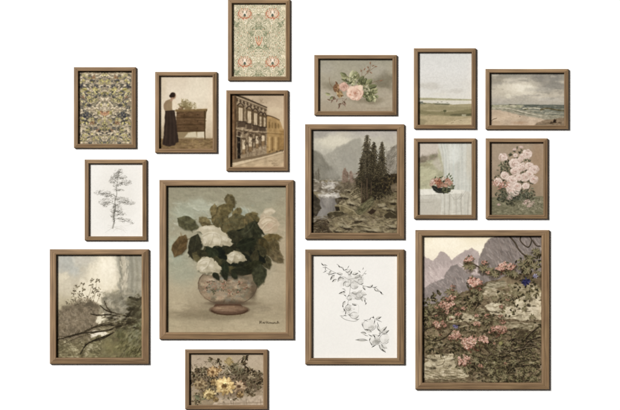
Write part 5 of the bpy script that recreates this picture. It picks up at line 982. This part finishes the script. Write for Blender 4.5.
    for k in range(26):
        x = r.uniform(300, 545); y = r.uniform(440, 650); a_ = r.uniform(-.5, .9); P_ = [(x, y)]
        for q in range(4): a_ += r.uniform(-.9, .9); P_.append((P_[-1][0]+math.cos(a_)*22, P_[-1][1]+math.sin(a_)*14))
        s.stroke([(p[0]+1, p[1]+2) for p in P_], 3, 1.5, '#1f1a12', 0.75); s.stroke(P_, 1.6, 1, ['#9a8d74', '#7d705a', '#b0a388'][k % 3], 0.75)
    # whorls of leaves
    def whorl(x, y, R, n=11, cols=('#555239', '#646046', '#43412f', '#6f694e', '#7a6a50')):
        s.spot(x+2, y+R*0.35, R*0.9, R*0.7, '#2c2519', 0.6, rough=0.6)
        for k in range(n):
            a = k/n*2*PI+r.uniform(-.2, .2); s.leaf(x, y, R*r.uniform(.6, 1.0), R*r.uniform(.24, .34), a, cols[r.randint(len(cols))], '#978e6c', light='#7f775a')
    for (x, y, R) in ((245, 165, 30), (262, 172, 24), (312, 178, 26), (340, 192, 28), (362, 205, 24), (270, 265, 30), (295, 275, 24), (168, 280, 26), (190, 290, 24), (150, 350, 28), (180, 345, 26), (90, 350, 24), (110, 345, 20), (270, 310, 24), (300, 305, 22), (420, 200, 24), (445, 205, 22), (480, 165, 28), (510, 140, 26), (530, 170, 24), (535, 108, 22), (500, 190, 24), (545, 200, 18), (395, 300, 24), (420, 320, 24), (450, 290, 24), (500, 300, 22), (520, 385, 18), (485, 352, 16), (360, 310, 18), (370, 420, 22), (330, 400, 22), (180, 430, 18), (230, 500, 26), (300, 500, 26), (250, 545, 26), (200, 560, 20), (380, 520, 24), (420, 500, 22), (280, 570, 24), (340, 620, 26), (400, 640, 26), (460, 630, 26), (520, 650, 24), (360, 650, 22), (240, 610, 22), (440, 580, 22)): whorl(x, y, R)
    # flower heads
    pk = ['#ab7a68', '#b98c79', '#c69f8c', '#93624f', '#b3836d', '#cfae98', '#b08a60']
    def head(x, y, R, n=None):
        n = n or int(R*1.0)
        s.spot(x+3, y+R*0.5, R*1.1, R*0.8, '#2f251a', 0.55, rough=0.6); s.cluster(x, y+R*0.5, R*1.1, ['#55513a', '#3f3c28', '#6b6547'], 16, R*0.5)
        s.cluster(x+2, y+R*0.3, R*0.9, ['#5d3a2c', '#6f4636', '#4c4a30'], int(n*0.7), R*0.42)
        for k in range(n):
            a = r.uniform(0, 6.28); q = R*0.85*math.sqrt(r.rand()); px, py = x+math.cos(a)*q, y+math.sin(a)*q*0.75
            for j in range(5):
                t = j/5*6.28+k; s.leaf(px, py, R*0.24, R*0.15, t, pk[r.randint(6)], a=0.95)
            s.ell(px, py, 1.5, 1.5, '#8b4a38', 0.7)
    for (x, y, R) in ((330, 196, 12), (210, 470, 18), (275, 470, 14), (345, 450, 14), (180, 300, 16), (138, 326, 16), (105, 410, 14), (258, 226, 16), (296, 240, 16), (350, 432, 12), (440, 168, 12), (236, 148, 12), (272, 236, 30), (400, 168, 24), (382, 182, 20), (425, 172, 20), (250, 138, 20), (316, 154, 14), (165, 326, 26), (150, 345, 18), (120, 420, 20), (190, 462, 26), (175, 470, 18), (252, 496, 38), (315, 482, 26), (374, 440, 26), (395, 436, 18), (230, 565, 28), (222, 578, 22), (284, 416, 16), (132, 338, 14), (405, 585, 9), (140, 410, 12)): head(x, y, R)
    for k in range(30):
        x = r.uniform(100, 420); y = 320+(x-100)*0.35+r.normal(0, 70)
        if 250 < y < 600: head(x, y, r.uniform(8, 14))
    for k in range(26):
        x = r.uniform(70, 430); y = r.uniform(380, 600); a_ = r.uniform(-1, 1); P_ = [(x, y)]
        for q in range(4): a_ += r.uniform(-.8, .8); P_.append((P_[-1][0]+math.cos(a_)*18, P_[-1][1]+math.sin(a_)*12))
        s.stroke(P_, 2.6, 1.2, '#2a2318', 0.7)
    s.ell(385, 498, 9, 9, '#84804f', soft=3, edge='#5c5936')
    # gentians
    for (x, y, R, c) in ((495, 236, 18, ['#2f3052', '#3b3c62', '#262744', '#4b4c70']), (532, 212, 11, ['#8c8a9a', '#a5a2ad', '#75738a']), (195, 428, 9, ['#74719a', '#8985a8', '#5c5a86']), (186, 424, 6, ['#6a6790', '#8581a5']), (486, 240, 12, ['#26264a', '#38385f'])):
        s.bloom(x, y, R, c, None, 7, 0.7, gap='#20203a')
    s.dabs(500, (330, 540, 552, 664), 12, 2.4, 0.3, 1.3, ['#1f1c13', '#77714e', '#3a3a26', '#8f8862', '#2a2719'], 0.55)
    s.dabs(300, (60, 420, 330, 560), 11, 2.4, 0.3, 1.2, ['#2f2a1c', '#87805c', '#4f4a30'], 0.45)
    s.all(1500, 8, 2.6, 0.4, 1.4, 0.3, 0.10); s.grain(0.018, 5); s.dabs(2000, (56, 260, 552, 664), 10, 3.4, 0.3, 1.2, ['#352d20', '#a1967a', '#665b44', '#8b7f62', '#75634f', '#4a4130', '#b0a68a'], 0.22, inside=lambda x, y: y > 345-(x-56)*0.3); s.tone(1.11, 1.09, 1.09, 0.28, 0.46); return s

# ------------------------------------------------------------------ frames and hanging
SAT = 1.08                     # aged, slightly greyed pigments
GROUP = "framed pictures hung on the white wall"
def lin(c): return np.where(c <= 0.04045, c/12.92, ((c+0.055)/1.055)**2.4)

def artwork(cv, root, mat, rect, h):
    """the canvas: a dense sheet coloured stroke by stroke, with its own thickness"""
    a0, b0, a1, b1 = rect
    W, Hh = cv.W, cv.Hh; inset = 0.0003
    xs = np.linspace(WX(a0)+inset, WX(a1)-inset, W); zs = np.linspace(WZ(b0)-inset, WZ(b1)+inset, Hh)
    X, Z = np.meshgrid(xs, zs); n = W*Hh
    co = np.empty((n+4, 3), np.float32)
    ox, oz = root.location.x, root.location.z
    co[:n, 0] = X.ravel()-ox; co[:n, 1] = -h; co[:n, 2] = Z.ravel()-oz
    # slight cockle of the sheet and body of the paint
    g = cv.c@np.array([0.3, 0.55, 0.15]); ch = cv.c.max(2)-cv.c.min(2); cv.c = np.clip(g[..., None]+(cv.c-g[..., None])*(SAT/(1+1.1*ch))[..., None], 0, 1); cv.soften(1 if mat is M_OIL else 0); cv.c = np.clip(cv.c-0.028*(1-cv.c)**2, 0.01, 1)
    lum = cv.c.mean(axis=2).ravel(); co[:n, 1] -= (lum*0.0002).astype(np.float32)
    cs = [(0, 0), (W-1, 0), (W-1, Hh-1), (0, Hh-1)]
    for k, (i, j) in enumerate(cs): co[n+k] = (xs[i]-ox, -0.002, zs[j]-oz)
    idx = np.arange(n).reshape(Hh, W)
    q = np.stack([idx[1:, :-1], idx[1:, 1:], idx[:-1, 1:], idx[:-1, :-1]], -1).reshape(-1, 4)
    loops = [q.ravel()]; starts = list(range(0, 4*len(q), 4)); pos = 4*len(q)
    extra = [[*idx[0, :], n+1, n+0], [*idx[:, -1], n+2, n+1], [*idx[-1, ::-1], n+3, n+2], [*idx[::-1, 0], n+0, n+3], [n, n+1, n+2, n+3]]
    for e in extra: loops.append(np.array(e)); starts.append(pos); pos += len(e)
    L = np.concatenate(loops).astype(np.int32)
    me = bpy.data.meshes.new("painting")
    me.vertices.add(n+4); me.vertices.foreach_set("co", co.ravel())
    me.loops.add(len(L)); me.loops.foreach_set("vertex_index", L)
    me.polygons.add(len(starts)); me.polygons.foreach_set("loop_start", np.array(starts, np.int32))
    me.update(calc_edges=True); me.validate()
    at = me.color_attributes.new("paint", 'FLOAT_COLOR', 'POINT')
    col = np.ones((n+4, 4), np.float32); col[:n, :3] = np.clip(lin(cv.c)*KP, 0.002, 0.95).reshape(-1, 3); col[n:, :3] = 0.6
    at.data.foreach_set("color", col.ravel())
    me.materials.append(mat)
    o = bpy.data.objects.new("painting", me); scene.collection.objects.link(o); o.parent = root
    return o

def strip(name, parent, rect_o, rect_i, side, profile, origin, t0=0.0):
    """one mitred length of moulding; profile = [(s, height)], s from outer edge (0) to sight edge (1)"""
    ox, oz = origin
    (A0, B0, A1, B1), (a0, b0, a1, b1) = rect_o, rect_i
    O = {'tl': (WX(A0), WZ(B0)), 'tr': (WX(A1), WZ(B0)), 'bl': (WX(A0), WZ(B1)), 'br': (WX(A1), WZ(B1))}
    I = {'tl': (WX(a0), WZ(b0)), 'tr': (WX(a1), WZ(b0)), 'bl': (WX(a0), WZ(b1)), 'br': (WX(a1), WZ(b1))}
    c0, c1 = {'top': ('tl', 'tr'), 'right': ('tr', 'br'), 'bottom': ('br', 'bl'), 'left': ('bl', 'tl')}[side]
    V = []; UVv = []; n = len(profile); NS = 9
    d = np.array(O[c1])-np.array(O[c0]); ln_ = math.hypot(*d); d = d/ln_
    for k in range(NS):
        t = k/(NS-1)
        for s_, h in profile:
            p0 = np.array(O[c0])*(1-s_)+np.array(I[c0])*s_; p1 = np.array(O[c1])*(1-s_)+np.array(I[c1])*s_
            g = 0.00016*(1 if k == 0 else -1 if k == NS-1 else 0)
            p = p0*(1-t)+p1*t+d*g
            V.append((p[0]-ox, -h, p[1]-oz))
            UVv.append((float(np.dot(p-np.array(O[c0]), d)), s_*0.025+h*0.6, 0))
    F = []
    for k in range(NS-1):
        for i in range(n):
            j = (i+1) % n; F.append((k*n+i, k*n+j, (k+1)*n+j, (k+1)*n+i))
    F.append(tuple(reversed(range(n)))); F.append(tuple(range((NS-1)*n, NS*n)))
    me = bpy.data.meshes.new(name); me.from_pydata(V, [], F); me.update()
    at = me.attributes.new("grain", 'FLOAT_VECTOR', 'POINT'); at.data.foreach_set("vector", np.array(UVv, np.float32).ravel())
    import bmesh
    bm = bmesh.new(); bm.from_mesh(me); bmesh.ops.recalc_face_normals(bm, faces=bm.faces[:]); bm.to_mesh(me); bm.free()
    me.materials.append(M_WOOD)
    o = bpy.data.objects.new(name, me); scene.collection.objects.link(o); o.parent = parent
    return o

DEPTH = 0.0215
def hang(kind, outer, rails, art, mat, label, cat, depth=DEPTH):
    A0, B0, A1, B1 = outer; l, t, r_, b = rails
    inner = (A0+l, B0+t, A1-r_, B1-b)
    root = bpy.data.objects.new(kind, None); scene.collection.objects.link(root)
    root.location = (WX((A0+A1)/2), 0, WZ((B0+B1)/2)); root.empty_display_size = 0.05
    root["label"] = label; root["category"] = cat; root["group"] = GROUP
    org = (root.location.x, root.location.z)
    rise = 0.0058 if l > 5 else 0.0040
    lip = 0.9 if l > 5 else 0.5                 # sight edge slip, in photograph pixels
    mid = (inner[0]-lip, inner[1]-lip, inner[2]+lip, inner[3]+lip)
    d = depth if l > 5 else depth-0.002
    prof = [(0, 0.0015), (0, d-rise-0.0008), (0.03, d-rise), (0.55, d-rise*0.42), (0.60, d-rise*0.40-0.0009), (0.66, d-rise*0.30), (0.92, d), (0.98, d-0.0003), (1.0, d-0.0009), (1.0, 0.0015)]
    # frame = the sight-edge slip round the picture; its four rails are mitred on outside it
    ring_p = [(0.0, d-0.0012), (0.4, d-0.0013), (0.8, d-0.0020), (1.0, d-0.0036)]
    V = []; F = []; G = []
    rings = []
    for s_, h in ring_p+[(1.0, 0.0012), (0.0, 0.0012)]:
        q = [mid[i]*(1-s_)+inner[i]*s_ for i in range(4)]
        if s_ == 0.0: q = [q[0]+.02, q[1]+.02, q[2]-.02, q[3]-.02]
        rings.append([(WX(q[0])-org[0], -h, WZ(q[1])-org[1]), (WX(q[2])-org[0], -h, WZ(q[1])-org[1]), (WX(q[2])-org[0], -h, WZ(q[3])-org[1]), (WX(q[0])-org[0], -h, WZ(q[3])-org[1])])
    n = len(rings)
    for side in range(4):                          # separate corner vertices so grain turns at the mitre
        base = len(V)
        for k in range(n):
            p, p2 = rings[k][side], rings[k][(side+1) % 4]
            V += [p, p2]; L_ = math.dist(p, p2); G += [(side*3.0, k*0.003, 0), (side*3.0+L_, k*0.003, 0)]
        for k in range(n):
            k2 = (k+1) % n; F.append((base+2*k, base+2*k+1, base+2*k2+1, base+2*k2))
    me = bpy.data.meshes.new("frame"); me.from_pydata(V, [], F); me.update()
    at = me.attributes.new("grain", 'FLOAT_VECTOR', 'POINT'); at.data.foreach_set("vector", np.array(G, np.float32).ravel())
    me.materials.append(M_WOOD)
    fr = bpy.data.objects.new("frame", me); scene.collection.objects.link(fr); fr.parent = root
    for side in ('top', 'right', 'bottom', 'left'): strip("rail", fr, outer, mid, side, prof, org)
    cv = art(inner)
    p = artwork(cv, root, mat, inner, 0.0026)
    return root

def sz(x, y, w_, h): return (x, y, x+w_, y+h)
SM = (4.2, 3.9, 4.0, 3.8)         # rail widths left, top, right, bottom
MD = (6.4, 5.4, 7.0, 6.0)
LG = (7.0, 5.9, 7.6, 6.6)
FP, FD = "framed_painting", "framed_drawing"
PICTURES = [
 ("framed_print", sz(74.1, 67.3, 61.8, 80.6), SM, art_damask, M_PAPER, "oak framed print of a dense mirrored foliage pattern in olive, yellow and navy", "framed print"),
 (FP, sz(155.2, 72.0, 61.6, 80.6), SM, art_interior, M_OIL, "oak framed painting of a woman in a long dark skirt at a brown sideboard", "framed painting"),
 ("framed_print", sz(228.0, -0.4, 61.8, 80.9), SM, art_palmette, M_PAPER, "oak framed print of pale green leaf pattern with four rust red flowers", "framed print"),
 (FP, sz(226.3, 90.4, 61.6, 80.4), SM, art_street, M_OIL, "oak framed painting of a sepia street lined with tall balconied town houses", "framed painting"),
 (FD, sz(84.8, 159.6, 61.8, 80.6), SM, art_pine_sketch, M_PAPER, "oak framed pencil drawing of a single gnarled tree on off white paper", "framed drawing"),
 (FP, sz(50.0, 249.2, 98.8, 114.4), MD, art_forest_pool, M_OIL, "oak framed landscape painting of dark fallen boughs before misty undergrowth", "framed painting"),
 (FP, sz(159.5, 180.0, 134.0, 158.9), LG, art_white_roses, M_OIL, "large oak framed painting of white roses in a round footed vase", "framed painting"),
 (FP, sz(185.2, 349.3, 82.2, 59.6), SM, art_yellow_flowers, M_OIL, "wide oak framed painting of a heap of yellow flowers, lowest on the wall", "framed painting"),
 (FP, sz(314.3, 55.1, 82.2, 60.0), SM, art_pink_rose, M_OIL, "wide oak framed painting of one pink rose lying among green leaves", "framed painting"),
 (FP, sz(305.1, 124.3, 98.9, 114.6), MD, art_mountain_stream, M_OIL, "oak framed painting of tall dark spruces above a rocky mountain stream", "framed painting"),
 (FD, sz(305.2, 249.4, 98.9, 114.6), MD, art_fruit_sketch, M_PAPER, "oak framed ink drawing of a leafy fruit branch and three round fruits on white paper", "framed drawing"),
 (FP, sz(413.8, 48.4, 61.8, 80.3), SM, art_coastal_fields, M_OIL, "tall oak framed painting of pale empty sky over flat green and tan fields", "framed painting"),
 (FP, sz(485.4, 69.1, 82.8, 60.1), SM, art_beach_waves, M_OIL, "wide oak framed seascape painting of grey clouds, surf and a pinkish sandy beach", "framed painting"),
 (FP, sz(413.8, 138.4, 61.8, 80.3), SM, art_table_bouquet, M_OIL, "oak framed painting of a dark bowl of orange flowers on a white draped table", "framed painting"),
 (FP, sz(485.6, 138.4, 61.8, 80.3), SM, art_pink_bouquet, M_OIL, "oak framed painting of a tall bunch of many pale pink blooms on brown", "framed painting"),
 (FP, sz(415.3, 230.0, 133.7, 159.1), LG, art_alpine_roses, M_OIL, "large oak framed painting of pink mountain shrub flowers on rocks before grey peaks", "framed painting"),
]
for p in PICTURES:
    hang(p[0], p[1], p[2], p[3], p[4], p[5], p[6])
